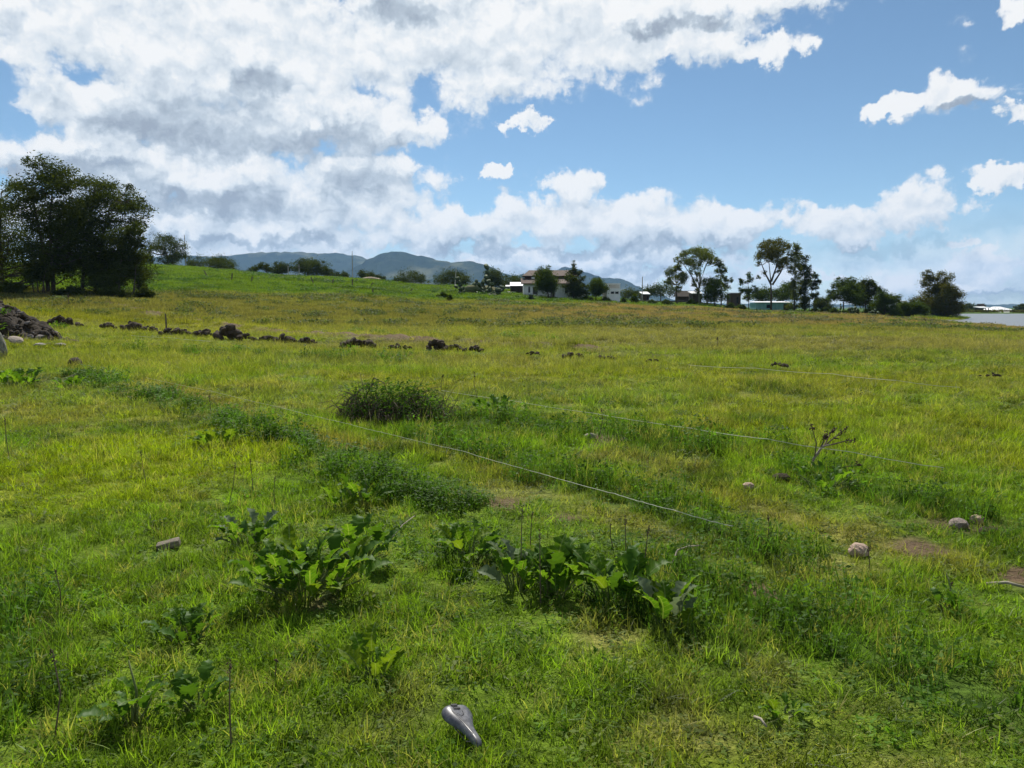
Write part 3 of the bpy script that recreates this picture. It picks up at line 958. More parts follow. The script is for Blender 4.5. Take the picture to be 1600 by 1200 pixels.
tree('slim_tree', 'slender many-stemmed young tree under the dark grove', 60, 82, [(55, 425, 14, 8), (66, 432, 12, 7), (48, 436, 10, 6), (72, 420, 10, 6)],
     stems=[[(60, 457), (58, 440), (52, 425)], [(66, 457), (68, 440), (72, 420)], [(54, 457), (50, 440), (46, 430)], [(70, 457), (69, 445), (62, 428)]], n=1500, lm=LEAF_DARK, size=.11, seed=5, trunk=.09)
for i, (px, d, w, lab) in enumerate(((22, 80, 24, 'low dark shrub under the bulky outer evergreen'), (108, 80, 20, 'low dark shrub between two evergreen trunks'), (168, 80, 20, 'low dark shrub at the foot of the layered evergreen'),
                                     (226, 82, 12, 'small ragged shrub at the end of the evergreen grove'), (-20, 80, 26, 'wide dark shrub at the outer grove edge'))):
    y0 = HORIZON - (H(*at_depth(px, d)[:2]) - EYE) / d * FPX
    tree('shrub', lab, px, d, [(px - w * .5, y0 - 6, w * .5, 5), (px + w * .4, y0 - 7, w * .5, 6), (px, y0 - 10, w * .45, 6)], n=1800, lm=LEAF_DARK, size=.11, cat='shrub', seed=20 + i, trunk=.05)

# trees along the crest of the hill
tree('umbrella_tree', 'wide umbrella-crowned tree alone on the green hill', 264, 176,
     [(252, 376, 16, 5), (270, 374, 12, 5), (280, 384, 9, 7), (238, 384, 11, 4), (262, 386, 16, 7), (277, 396, 10, 8), (258, 398, 14, 8), (266, 408, 15, 7), (232, 392, 7, 4)],
     stems=[[(264, 420), (262, 405), (258, 390), (256, 380)], [(268, 420), (270, 402), (276, 388)]], n=4200, lm=LEAF_DARK, seed=1)
tree('umbrella_tree', 'small dark tree in the gap beside the umbrella-crowned tree', 232, 178, [(230, 400, 8, 6), (236, 408, 6, 5), (226, 408, 6, 5)], n=900, lm=LEAF_DARK, seed=2)
CREST = [
    (333, 190, [(312, 410, 12, 7), (330, 406, 16, 6), (348, 410, 16, 7), (335, 415, 26, 6), (362, 418, 8, 4), (300, 412, 6, 6)], 3200, 'long low dark thicket tree on the crest by the tall thin pole'),
    (396, 200, [(393, 423, 8, 4), (400, 420, 6, 4)], 700, 'small round tree starting the tree row on the crest'),
    (416, 200, [(412, 416, 8, 4), (420, 420, 7, 5)], 800, 'small flat-topped tree second in the crest row'),
    (437, 200, [(432, 418, 8, 8), (442, 417, 9, 8), (437, 424, 10, 6)], 1500, 'rounded tree with pale twin poles beside it'),
    (482, 203, [(463, 418, 8, 8), (475, 411, 12, 7), (492, 411, 12, 7), (503, 417, 10, 8), (480, 422, 20, 8)], 3600, 'largest dark tree mass of the crest row behind the twin poles'),
    (518, 206, [(513, 425, 9, 6), (523, 429, 6, 5)], 900, 'low tree at the tail of the big crest tree'),
    (538, 210, [(538, 430, 7, 4)], 600, 'little round tree between the crest trees'),
    (572, 212, [(566, 429, 8, 5), (577, 432, 9, 5)], 1000, 'dark tree by the pale mound on the crest'),
    (597, 212, [(594, 435, 7, 5), (601, 437, 5, 4)], 700, 'small tree under the highest blue hilltop'),
    (640, 214, [(628, 436, 12, 6), (640, 430, 14, 5), (655, 435, 9, 6), (640, 440, 24, 4)], 1900, 'broad ragged tree beneath the shoulder of the blue hills'),
    (706, 216, [(690, 436, 14, 8), (706, 426, 14, 8), (720, 436, 13, 9), (706, 440, 24, 7)], 3200, 'big domed tree behind the white pole'),
    (774, 214, [(770, 428, 12, 8), (782, 432, 10, 8), (765, 440, 10, 7), (778, 443, 14, 6)], 2400, 'dark tree on the crest beside the white shed roof'),
    (803, 222, [(800, 437, 14, 6), (815, 440, 12, 6), (795, 444, 10, 5)], 1500, 'dark tree behind the white shed roof'),
    (1032, 230, [(1015, 456, 14, 7), (1032, 452, 14, 7), (1046, 456, 10, 7)], 2000, 'wide dark tree behind the thin pole and small white roof'),
    (985, 236, [(980, 458, 14, 6), (996, 460, 10, 5)], 1200, 'low dark tree behind the white block hut'),
]
for i, (px, d, cl, n, lab) in enumerate(CREST):
    tree('crest_tree', lab, px, d, cl, n=n, lm=LEAF_DARK, seed=40 + i, group='trees along the hill crest')

# around the white house
tree('clipped_tree', 'tall dense egg-shaped tree before the white house', 857, 143,
     [(853, 426, 10, 8), (850, 436, 14, 10), (858, 438, 14, 10), (853, 448, 15, 8), (845, 444, 9, 8), (862, 446, 9, 8)], stems=[[(857, 467), (856, 456), (854, 440)], [(860, 467), (862, 455), (860, 442)]], n=6500, lm=LEAF_MID, seed=2, sub=22, trunk=.16)
tree('conifer_tree', 'pointed dark conifer in front of the white house', 896, 144,
     [(897, 412, 2.5, 5), (897, 420, 5, 4), (893, 427, 7, 4), (903, 430, 7, 4), (908, 424, 3, 3), (890, 436, 9, 5), (903, 440, 10, 5), (912, 435, 4, 3), (892, 448, 11, 5), (906, 450, 12, 5), (898, 458, 13, 5), (912, 458, 8, 5)], stems=[[(896, 467), (896, 440), (897, 412)]], n=5200, lm=LEAF_DARK, seed=3, trunk=.15)
tree('clipped_tree', 'short round-headed tree between the conifer and the white block hut', 931, 143,
     [(931, 442, 9, 6), (926, 449, 10, 8), (937, 449, 10, 8), (931, 455, 12, 6)], stems=[[(931, 470), (931, 460), (931, 450)]], n=3600, lm=LEAF_MID, seed=4, sub=18, trunk=.12)
for i, (px, y0, w, h, d, lab) in enumerate(((917, 466, 10, 5, 141, 'leafy bush below the pointed conifer'), (946, 468, 8, 5, 140, 'bright bush at the foot of the white block hut'), (974, 469, 6, 6, 142, 'bush at the corner of the white block hut'),
                                            (992, 462, 6, 9, 150, 'upright dark shrub past the white block hut'), (1018, 470, 8, 5, 152, 'green bush in the open past the white block hut'), (692, 462, 10, 6, 128, 'dark spreading bush on the open green slope'),
                                            (703, 471, 4, 6, 118, 'small upright dark shrub below the spreading bush'), (1041, 471, 10, 5, 158, 'low bush under the slim eucalyptus'), (1303, 485, 9, 6, 150, 'grey-green bush under the palm-like pine'), (1272, 484, 8, 5, 160, 'low bush past the twin slender trees'), (1141, 476, 9, 7, 160, 'bush half hiding the brown brick hut'), (1158, 478, 8, 6, 160, 'bush between the brown brick hut and the sparse tree'), (1080, 474, 9, 5, 162, 'low bush before the dark gabled hut'), (1328, 488, 9, 6, 150, 'dark bush behind the nopal under the pine'), (1358, 489, 10, 7, 152, 'dark bush between the two nopal clumps'), (1400, 492, 8, 6, 150, 'dark bush under the small white house'), (1290, 486, 7, 5, 158, 'low bush under the tree filling the gap'))):
    y0 = HORIZON - (at_depth(px, d)[2] - EYE) / d * FPX
    tree('bush', lab, px, d, [(px - w * .4, y0 - h * .5, w * .5, h * .5), (px + w * .4, y0 - h * .5, w * .5, h * .5), (px, y0 - h, w * .5, h * .5)], n=1000, lm=LEAF_MID, cat='bush', seed=60 + i, trunk=.04)

# the tall trees on the right
tree('eucalyptus_tree', 'slim loose eucalyptus leaning against the broad fan-shaped one', 1056, 168,
     [(1045, 425, 5, 9), (1054, 420, 7, 6), (1062, 432, 8, 7), (1042, 438, 5, 5), (1052, 440, 7, 6), (1066, 442, 5, 5), (1060, 418, 4, 4), (1058, 452, 5, 4)], stems=[[(1058, 474), (1057, 450), (1054, 425)]], n=2300, lm=LEAF_GREY, seed=1, trunk=.16)
tree('eucalyptus_tree', 'broad fan-shaped eucalyptus with bare forking limbs and thin crown', 1093, 170,
     [(1058, 406, 6, 4), (1065, 400, 6, 4), (1074, 395, 7, 4), (1084, 391, 7, 4), (1094, 389, 7, 3), (1103, 392, 6, 4), (1110, 398, 6, 4), (1115, 407, 5, 4), (1083, 405, 6, 4), (1096, 402, 6, 4), (1084, 418, 6, 5), (1090, 428, 5, 5), (1076, 424, 4, 4), (1080, 442, 5, 6), (1070, 412, 4, 3), (1106, 412, 4, 4), (1085, 455, 4, 4), (1092, 397, 13, 6), (1074, 408, 8, 5), (1104, 403, 8, 6), (1090, 410, 9, 5)],
     stems=[[(1093, 475), (1092, 445), (1084, 415), (1072, 398)], [(1093, 450), (1094, 425), (1094, 392)], [(1093, 445), (1101, 420), (1110, 398)], [(1092, 455), (1080, 430), (1064, 408)]], n=4400, lm=LEAF_GREY, seed=2, sub=9, bark=PALE_BARK, trunk=.2)
tree('eucalyptus_tree', 'loose eucalyptus rising behind the dense round tree', 1127, 172,
     [(1120, 408, 5, 5), (1127, 414, 5, 6), (1133, 422, 4, 4), (1124, 426, 6, 5), (1132, 436, 6, 5), (1140, 438, 4, 3), (1136, 446, 5, 4), (1126, 445, 5, 5)], stems=[[(1127, 476), (1126, 445), (1124, 412)]], n=1700, lm=LEAF_GREY, seed=3, sub=6, trunk=.15)
tree('broad_tree', 'dense dark round tree between the fan-shaped eucalyptus and the brick hut', 1114, 164,
     [(1106, 440, 8, 6), (1118, 442, 10, 7), (1105, 452, 10, 8), (1122, 454, 11, 8), (1113, 464, 14, 6), (1128, 463, 6, 7)], stems=[[(1118, 478), (1116, 465), (1112, 450)], [(1106, 477), (1105, 465), (1106, 450)]], n=4200, lm=LEAF_MID, seed=4, sub=14, trunk=.16)
tree('sparse_tree', 'small sparse tree with spiky twigs beside the tall forked eucalyptus', 1170, 166,
     [(1168, 430, 2.5, 5), (1162, 442, 5, 4), (1175, 438, 4, 4), (1168, 452, 7, 6), (1160, 455, 4, 5), (1178, 452, 5, 5), (1170, 464, 7, 5), (1158, 436, 2, 2), (1184, 434, 2.5, 3)], stems=[[(1170, 483), (1170, 460), (1168, 432)]], n=1700, lm=LEAF_MID, seed=5, sub=6, trunk=.1)
tree('broad_tree', 'dense dark tree behind the open end of the turquoise shed', 1190, 192, [(1184, 458, 9, 7), (1197, 455, 9, 6), (1190, 464, 14, 6)], n=2200, lm=LEAF_MID, seed=6, sub=12)
tree('broad_tree', 'dense domed tree directly behind the turquoise shed roof', 1222, 194, [(1214, 456, 9, 7), (1227, 449, 9, 7), (1234, 460, 9, 6), (1222, 464, 18, 5)], n=2800, lm=LEAF_MID, seed=7, sub=12)
tree('eucalyptus_tree', 'tallest forked eucalyptus with tufted crown before the turquoise shed', 1205, 170,
     [(1195, 383, 7, 5), (1204, 378, 8, 4), (1214, 378, 8, 4), (1223, 385, 7, 6), (1228, 394, 5, 5), (1192, 394, 6, 4), (1203, 392, 8, 5), (1213, 392, 8, 5), (1184, 402, 5, 4), (1196, 405, 5, 4), (1225, 405, 7, 5), (1215, 404, 6, 5), (1230, 414, 5, 5), (1222, 417, 6, 4), (1186, 412, 4, 4), (1190, 426, 4, 3), (1213, 424, 3, 3), (1208, 386, 15, 7), (1208, 399, 13, 7), (1219, 410, 9, 6), (1196, 398, 9, 6)],
     stems=[[(1205, 488), (1205, 455), (1204, 435), (1200, 395)], [(1205, 440), (1212, 420), (1218, 392)], [(1205, 445), (1196, 428), (1187, 405)], [(1207, 445), (1220, 425), (1228, 408)]], n=5600, lm=LEAF_WARM, seed=8, sub=9, trunk=.24)
tree('eucalyptus_tree', 'slender columnar eucalyptus at the end of the turquoise shed', 1241, 168,
     [(1246, 386, 5, 6), (1242, 394, 6, 6), (1250, 398, 5, 5), (1240, 406, 7, 6), (1245, 416, 6, 6), (1238, 424, 5, 6), (1242, 436, 6, 6), (1240, 450, 7, 7), (1244, 464, 7, 7), (1240, 478, 7, 7)], stems=[[(1241, 490), (1241, 450), (1244, 390)]], n=3400, lm=LEAF_GREY, seed=9, trunk=.18)
tree('eucalyptus_tree', 'dense dark columnar tree pressed against the slender eucalyptus', 1257, 170,
     [(1255, 406, 5, 6), (1263, 405, 4, 5), (1253, 418, 7, 6), (1262, 420, 5, 5), (1256, 430, 8, 6), (1258, 442, 8, 6), (1254, 454, 8, 6), (1259, 466, 8, 6), (1256, 477, 7, 6)], stems=[[(1257, 489), (1257, 450), (1257, 410)]], n=3800, lm=LEAF_DARK, seed=10, trunk=.18)
tree('eucalyptus_tree', 'short lopsided tree with tufts leaning out from the columnar tree', 1266, 172, [(1275, 431, 5, 4), (1278, 441, 5, 4), (1270, 440, 5, 4), (1268, 449, 5, 4), (1278, 449, 3, 3), (1270, 462, 5, 4)], stems=[[(1264, 487), (1266, 462), (1274, 436)]], n=1300, lm=LEAF_DARK, seed=11, trunk=.1)
tree('conifer_tree', 'tiny dark pointed cypress in the gap of the far trees', 1276, 200, [(1276, 459, 1.6, 4), (1276, 466, 2.6, 4), (1276, 472, 3.2, 4)], n=500, lm=LEAF_DARK, seed=12)
tree('broad_tree', 'low dark tree filling the gap before the spiky pine', 1288, 176, [(1283, 473, 7, 5), (1293, 470, 8, 5), (1288, 479, 11, 4)], n=1200, lm=LEAF_DARK, seed=13)
tree('pine_tree', 'spiky wide pine with drooping fronds above the cacti', 1318, 158,
     [(1308, 447, 7, 4), (1322, 440, 9, 5), (1333, 437, 6, 4), (1302, 455, 6, 3), (1313, 455, 11, 6), (1328, 450, 11, 7), (1305, 464, 8, 4), (1322, 464, 14, 7), (1300, 461, 5, 2.5), (1336, 460, 8, 7)], stems=[[(1318, 489), (1318, 470), (1322, 445)]], n=4500, lm=LEAF_MID, seed=14, trunk=.16)
tree('pine_tree', 'rounded dark pine behind the spiky pine', 1352, 166,
     [(1354, 442, 8, 5), (1345, 448, 8, 6), (1362, 447, 8, 6), (1350, 458, 14, 7), (1366, 456, 8, 6), (1350, 470, 16, 7)], stems=[[(1352, 490), (1352, 470), (1353, 445)]], n=4200, lm=LEAF_DARK, seed=15, trunk=.16)
tree('pine_tree', 'broad low tree with a ragged tip over the nopal cacti', 1382, 152,
     [(1376, 453, 4, 4), (1384, 458, 5, 5), (1375, 466, 9, 6), (1387, 468, 8, 7), (1380, 478, 14, 7), (1390, 485, 10, 6), (1370, 484, 9, 6)], n=3800, lm=LEAF_MID, seed=16)
tree('broad_tree', 'rounded bushy tree in front of the small white house', 1424, 158, [(1412, 478, 6, 6), (1424, 478, 10, 6), (1432, 483, 9, 7), (1420, 487, 12, 6)], n=3000, lm=LEAF_MID, seed=17)
tree('broad_tree', 'narrow bushy tree beside the small white house', 1405, 160, [(1404, 480, 5, 5), (1408, 488, 6, 5), (1402, 488, 5, 5)], n=1100, lm=LEAF_MID, seed=18)
tree('lakeside_tree', 'big broad tree standing at the lake shore', 1463, 186,
     [(1443, 430, 5, 6), (1450, 432, 6, 5), (1460, 433, 8, 6), (1444, 442, 4, 5), (1458, 445, 12, 7), (1468, 452, 12, 8), (1476, 450, 8, 6), (1480, 462, 9, 8), (1455, 460, 12, 8), (1470, 470, 14, 9), (1486, 478, 8, 8), (1455, 476, 14, 8), (1472, 486, 16, 8), (1438, 468, 10, 5), (1430, 473, 8, 5), (1445, 484, 10, 7)],
     stems=[[(1463, 496), (1462, 475), (1460, 440)], [(1470, 496), (1472, 475), (1474, 455)]], n=10500, lm=LEAF_WARM, seed=19, sub=12)
for i, (px, w, h, lab) in enumerate(((1515, 14, 6, 'dark tree clump on the far lake shore nearest the big lakeside tree'), (1533, 9, 5, 'dark tree next to the far white roof'), (1598, 10, 6, 'dark tree past the far white roofs'), (1497, 8, 4, 'low dark tree beginning the far shore'))):
    tree('shore_tree', lab, px, 400, [(px - w * .4, 484 - h * .5, w * .55, h * .5), (px + w * .4, 483 - h * .5, w * .55, h * .5), (px, 483 - h, w * .5, h * .45)], n=900, lm=LEAF_DARK, seed=80 + i, cat='tree')
for i, (px, lab) in enumerate(((1493, 'at the end behind the big lakeside tree'), (1508, 'below the long dark tree clump'), (1522, 'between the dark clump and the far roofs'), (1540, 'under the outer white roof wing'), (1556, 'below the dark water tank'), (1572, 'before the white hipped roof'), (1588, 'before the long low white roof'), (1603, 'past the long low white roof'))):
    tree('shore_bush', 'pale green bush on the far lake shore ' + lab, px, 352 + (i * 37 % 11), [(px - 4, 487, 6, 2.2), (px + 4, 488, 6, 2.5)], n=420, lm=LEAF_WARM, seed=90 + i, cat='bush', group='bushes on the far lake shore')

# ------------------------------------------------------------------ buildings
WHITE = plain('white_plaster', (.76, .78, .80), (.86, .87, .88), 1.2, .9, .004, .2)
PINKW = plain('stained_plaster', (.56, .50, .46), (.72, .68, .64), .9, .9, .004, .2)
ROOF = plain('old_roof_tiles', (.085, .062, .052), (.17, .13, .11), 2.5, .9, .03, .2, stretch=(6, 1.2, 1.2))
REDW = plain('red_brown_wall', (.07, .035, .028), (.12, .06, .045), 2, .9, .01)
GLASS = plain('dark_window_glass', (.012, .014, .017), (.02, .024, .03), 2, .12, 0, .5)
FRAME = plain('dark_frame', (.05, .04, .035), (.08, .065, .05), 6, .7)
TEAL = plain('turquoise_paint', (.20, .42, .42), (.30, .52, .52), 1.0, .85, .003)
SHEET = plain('white_sheet_roof', (.74, .75, .76), (.84, .84, .84), .8, .5, 0, .4)
DARKW = plain('dark_timber', (.035, .028, .022), (.075, .06, .045), 3, .95, .02)
BROWN = plain('mud_brick', (.06, .042, .032), (.10, .07, .05), 4, .95, .02)
CONC = plain('pale_concrete', (.34, .32, .29), (.48, .46, .42), 3, .9, .004)
WOOD = plain('weathered_wood', (.06, .048, .036), (.14, .115, .09), 8, .95, .006, stretch=(3, 3, .6))
TANK = plain('black_plastic', (.02, .021, .024), (.04, .042, .047), 2, .5)

class House:
    """a building set out in its own metres: x right, y away from the camera, z up"""
    def __init__(s, name, label, px, depth, cat='house', rz=0., group=None):
        s.b = at_depth(px, depth)
        s.root = empty(name, s.b, rz)
        tag(s.root, label, cat, group)
        s.k = depth / FPX
        s.px, s.d = px, depth
    def x(s, px):
        return (px - s.px) * s.k
    def z(s, py):
        return float(P(s.px, py, s.d)[2] - s.b[2])
    def box(s, name, m, lo, hi, parent=None):
        return MB().box(lo, hi).build(name, m, parent or s.root)
    def window(s, x0, x1, z0, z1, y, frame=None, name='window'):
        w = MB()
        f = .07
        for lo, hi in (((x0 - f, y - .05, z0 - f), (x0, y + .06, z1 + f)), ((x1, y - .05, z0 - f), (x1 + f, y + .06, z1 + f)), ((x0, y - .05, z1), (x1, y + .06, z1 + f)), ((x0, y - .07, z0 - f), (x1, y + .06, z0))):
            w.box(lo, hi)
        wo = w.build(name, frame or FRAME, s.root)
        MB().box((x0, y + .02, z0), (x1, y + .05, z1)).build('pane', GLASS, wo)
        return wo

def wall_with_holes(x0, x1, y0, y1, z0, z1, holes):
    """a front wall slab with rectangular openings (hx0, hx1, hz0, hz1), sorted by x"""
    m, x = MB(), x0
    for (a, b, c, d) in sorted(holes):
        m.box((x, y0, z0), (a, y1, z1))
        if c > z0:
            m.box((a, y0, z0), (b, y1, c))
        if d < z1:
            m.box((a, y0, d), (b, y1, z1))
        x = b
    return m.box((x, y0, z0), (x1, y1, z1))

def slope(x0, x1, ya, za, yb, zb, t=.14):
    return [(x0, ya, za), (x1, ya, za), (x1, yb, zb), (x0, yb, zb), (x0, ya, za + t), (x1, ya, za + t), (x1, yb, zb + t), (x0, yb, zb + t)], \
           [(0, 3, 2, 1), (4, 5, 6, 7), (0, 1, 5, 4), (1, 2, 6, 5), (2, 3, 7, 6), (3, 0, 4, 7)]

def white_house():
    h = House('white_house', 'white house with two tiers of red-brown tiled roof behind the clipped trees', 858, 150)
    X, top = h.x, 2.75
    xl, xr, xw0, xw1 = X(818), X(903), X(868), X(897)
    w1, w2 = (X(825.5), X(828.5), 1.05, 2.15), (X(832.5), X(840), .75, 2.1)
    dr = (X(862.5), X(866.5), .0, 2.1)
    wall_with_holes(xl, xw0, 0, .25, -.4, top, [w1, w2, dr]).box((xl, .25, -.4), (xl + .25, 8, top)).box((xl + .25, 7.75, -.4), (xr, 8, top)).box((xr - .25, .25, -.4), (xr, 7.75, top)).build('wall', WHITE, h.root)
    for w in (w1, w2):
        h.window(*w, .06)
    d = h.box('door', FRAME, (dr[0], .08, 0), (dr[1], .15, dr[3]))
    MB().box((dr[1] - .16, .03, 1.0), (dr[1] - .1, .079, 1.12)).build('handle', CONC, d)
    w3 = (X(881.5), X(886), .9, 2.15)
    wall_with_holes(xw0, xw1, -1.6, -1.35, -.4, 2.65, [w3]).box((xw0, -1.35, -.4), (xw0 + .25, 0, 2.65)).box((xw1 - .25, -1.35, -.4), (xw1, 0, 2.65)).build('porch_wall', WHITE, h.root)
    h.box('pilaster', WHITE, (X(868) - .01, -1.72, -.4), (X(878), -1.602, 2.62))
    h.window(*w3, -1.54)
    m = MB().add(*slope(xl - .5, xw0 - .05, -.7, top - .12, 2.6, top + 1.0))
    m.build('lower_roof', ROOF, h.root)
    MB().add(*slope(xw0 - .3, xw1 + .4, -2.1, 2.60, 2.6, top + 1.02)).build('porch_roof', ROOF, h.root)
    h.box('upper_wall', REDW, (xl + .3, 2.7, top + .2), (xr - .4, 7.6, top + 1.65))
    h.box('chimney', WHITE, (X(831), 2.2, top + .55), (X(836.5), 2.68, top + 1.35))
    a, b, e, r = xl - .2, xr + .3, top + 1.62, top + 2.85
    MB().add([(a, 2.0, e), (b, 2.0, e), (b, 8.4, e), (a, 8.4, e), (a + 1.4, 5.2, r), (b - 1.4, 5.2, r), (a, 2.0, e - .12), (b, 2.0, e - .12), (b, 8.4, e - .12), (a, 8.4, e - .12)],
             [(0, 1, 5, 4), (1, 2, 5), (2, 3, 4, 5), (3, 0, 4), (0, 6, 7, 1), (1, 7, 8, 2), (2, 8, 9, 3), (3, 9, 6, 0), (6, 9, 8, 7)]).build('upper_roof', ROOF, h.root)
    n = 26
    for i in range(n):                                       # battens of cover tiles down the lower roof
        x = xl - .45 + (xw0 - xl + .35) * i / (n - 1)
        MB().tube([(x, -.72, top + .035), (x, 2.55, top + 1.14)], .06, 5).build('tile_row', ROOF, h.root)
white_house()

def block_hut():
    h = House('block_hut', 'tall narrow white block hut with two slit windows', 958, 146, 'hut')
    X = h.x
    H1 = h.z(443.5)
    s1, s2 = (X(954.5), X(959), h.z(458.5), h.z(456)), (X(961.3), X(966), h.z(458.5), h.z(456))
    wall_with_holes(X(948), X(968.5), 0, .2, -.4, H1, [s1, s2]).box((X(948), .2, -.4), (X(948) + .2, 2.6, H1)).box((X(968.5) - .2, .2, -.4), (X(968.5), 2.6, H1)).box((X(948), 2.6, -.4), (X(968.5), 2.8, H1)).build('wall', WHITE, h.root)
    h.box('stained_band', PINKW, (X(951), -.012, h.z(450.5)), (X(967.5), -.002, H1 - .12))
    h.box('roof', WHITE, (X(948) - .06, -.06, H1 + .002), (X(968.5) + .06, 2.86, H1 + .1))
    h.box('side_wall', CONC, (X(943.5), .3, -.4), (X(948) - .003, 2.4, h.z(450)))
    for w in (s1, s2):
        h.window(*w, .05)
block_hut()

def garden_wall():
    h = House('garden_wall', 'low white garden wall between conifer and round-headed tree', 911, 148, 'wall')
    X = h.x
    h.box('wall', WHITE, (X(903), 0, -.4), (X(918), .2, .8))
    h.box('coping', CONC, (X(903) - .05, -.05, .803), (X(918) + .05, .25, .9))
garden_wall()

def shed_roof():
    h = House('tarp_shed', 'dark open shed with a bright white sloping roof beside the white house', 808, 172, 'shed')
    X = h.x
    za, zb = h.z(447), h.z(440.5)
    MB().add(*slope(X(797), X(821), -.5, za, 4.0, zb, .08)).build('roof', SHEET, h.root)
    MB().add(*slope(X(790), X(797) - .01, -.5, za - .1, 3.0, za + .25, .06)).build('awning', SHEET, h.root)
    for px in (798, 806, 814, 820):
        h.box('post', DARKW, (X(px), -.3, -.4), (X(px) + .15, -.15, za + .1))
    h.box('back_wall', DARKW, (X(797.5), 3.6, -.4), (X(820.5), 3.75, zb - .2))
    h.box('low_wall', CONC, (X(797.5), -.1, -.4), (X(806), .05, .5))
shed_roof()
h = House('concrete_box', 'little pale concrete box near the white shed roof', 782, 176, 'box')
h.box('body', CONC, (-.35, 0, -.3), (.55, .8, .75)); h.box('lid', CONC, (-.42, -.06, .752), (.62, .86, .84))

def teal_shed():
    h = House('turquoise_shed', 'long low turquoise shed with pale roof edge under the tall eucalyptus', 1208, 177, 'shed')
    X = h.x
    t = h.z(473)
    op = (X(1224), X(1234), -.2, t - .25)
    wd = (X(1198), X(1203), .8, t - .5)
    wall_with_holes(X(1181), X(1237), 0, .2, -.5, t, [wd, op]).box((X(1181), .2, -.5), (X(1181) + .2, 4.5, t)).box((X(1237) - .2, .2, -.5), (X(1237), 4.5, t)).box((X(1181) + .2, 4.3, -.5), (X(1237) - .2, 4.5, t)).build('wall', TEAL, h.root)
    h.window(*wd, .05)
    MB().add(*slope(X(1180), X(1238), -.45, t + .01, 5.0, t + .25, .1)).build('roof', SHEET, h.root)
    h.box('doorway_back', FRAME, (op[0], .8, -.3), (op[1], .9, op[3]))
    m = MB()
    n = 14
    c = np.array((X(1233.5), -.75, h.z(476)))
    vs = [c + (0, .14, 0)] + [c + (.42 * math.cos(6.283 * k / n), -.02, .34 * math.sin(6.283 * k / n)) for k in range(n)]
    dd = m.add(vs, [(0, 1 + k, 1 + (k + 1) % n) for k in range(n)]).tube([c + (0, .14, 0), c + (0, .5, -.1), (c[0], .05, c[2] - .1)], .03, 5).build('dish', SHEET, h.root)
    for px in (1189, 1212):
        h.box('buttress', TEAL, (X(px), -.15, -.5), (X(px) + .25, -.002, t - .3))
teal_shed()

def small_hut(name, label, px, d, x0, x1, yt, ye, m, roof, ridge=True, cat='hut'):
    h = House(name, label, px, d, cat)
    X = h.x
    e, t = h.z(ye), h.z(yt)
    w = (X(px + (x1 - px) * .2), X(px + (x1 - px) * .55), e * .35, e * .75)
    wall_with_holes(X(x0), X(x1), 0, .2, -.5, e, [w]).box((X(x0), .2, -.5), (X(x0) + .2, 4, e)).box((X(x1) - .2, .2, -.5), (X(x1), 4, e)).box((X(x0) + .2, 3.8, -.5), (X(x1) - .2, 4, e)).build('wall', m, h.root)
    h.window(*w, .05)
    if ridge:
        a, b = X(x0) - .4, X(x1) + .4
        MB().add([(a, -.5, e - .05), (b, -.5, e - .05), (b, 4.5, e - .05), (a, 4.5, e - .05), (a, 2, t), (b, 2, t)], [(0, 1, 5, 4), (2, 3, 4, 5), (1, 2, 5), (3, 0, 4), (0, 3, 2, 1)]).build('roof', roof, h.root)
    else:
        MB().add(*slope(X(x0) - .25, X(x1) + .25, -.3, e + .01, 4.3, t, .12)).build('roof', roof, h.root)
    return h
small_hut('timber_hut', 'dark gabled hut between the slim and fan-shaped eucalyptus', 1076, 190, 1060, 1094, 454, 463, DARKW, DARKW)
h = small_hut('brick_hut', 'flat-roofed brown brick hut beside the dense round tree', 1149, 188, 1142, 1157, 457.5, 458.5, BROWN, BROWN, False)
h = small_hut('lean_to', 'small hut with white tin roof by the thin pole', 1010, 205, 1004, 1014, 456, 460, DARKW, SHEET, False)
h = small_hut('tin_shed', 'small white tin roofed shed behind the fan-shaped eucalyptus', 1089, 180, 1082, 1096, 455.5, 459, DARKW, SHEET, False, 'shed')
def far_house():
    h = small_hut('small_white_house', 'small flat-roofed white house with black water tank among the bushes', 1402, 200, 1389, 1416, 470, 471, WHITE, CONC, False, 'house')
    z = h.z(470) + .2
    c = h.x(1401.5)
    MB().tube([(c, 2, z - .25), (c, 2, z + .9), (c, 2, z + 1.1), (c, 2, z + 1.25)], [.5, .5, .35, .12], 12).build('water_tank', TANK, h.root)
    h.box('parapet', WHITE, (h.x(1389), -.32, z - .15), (h.x(1393), .8, z + .3))
far_house()
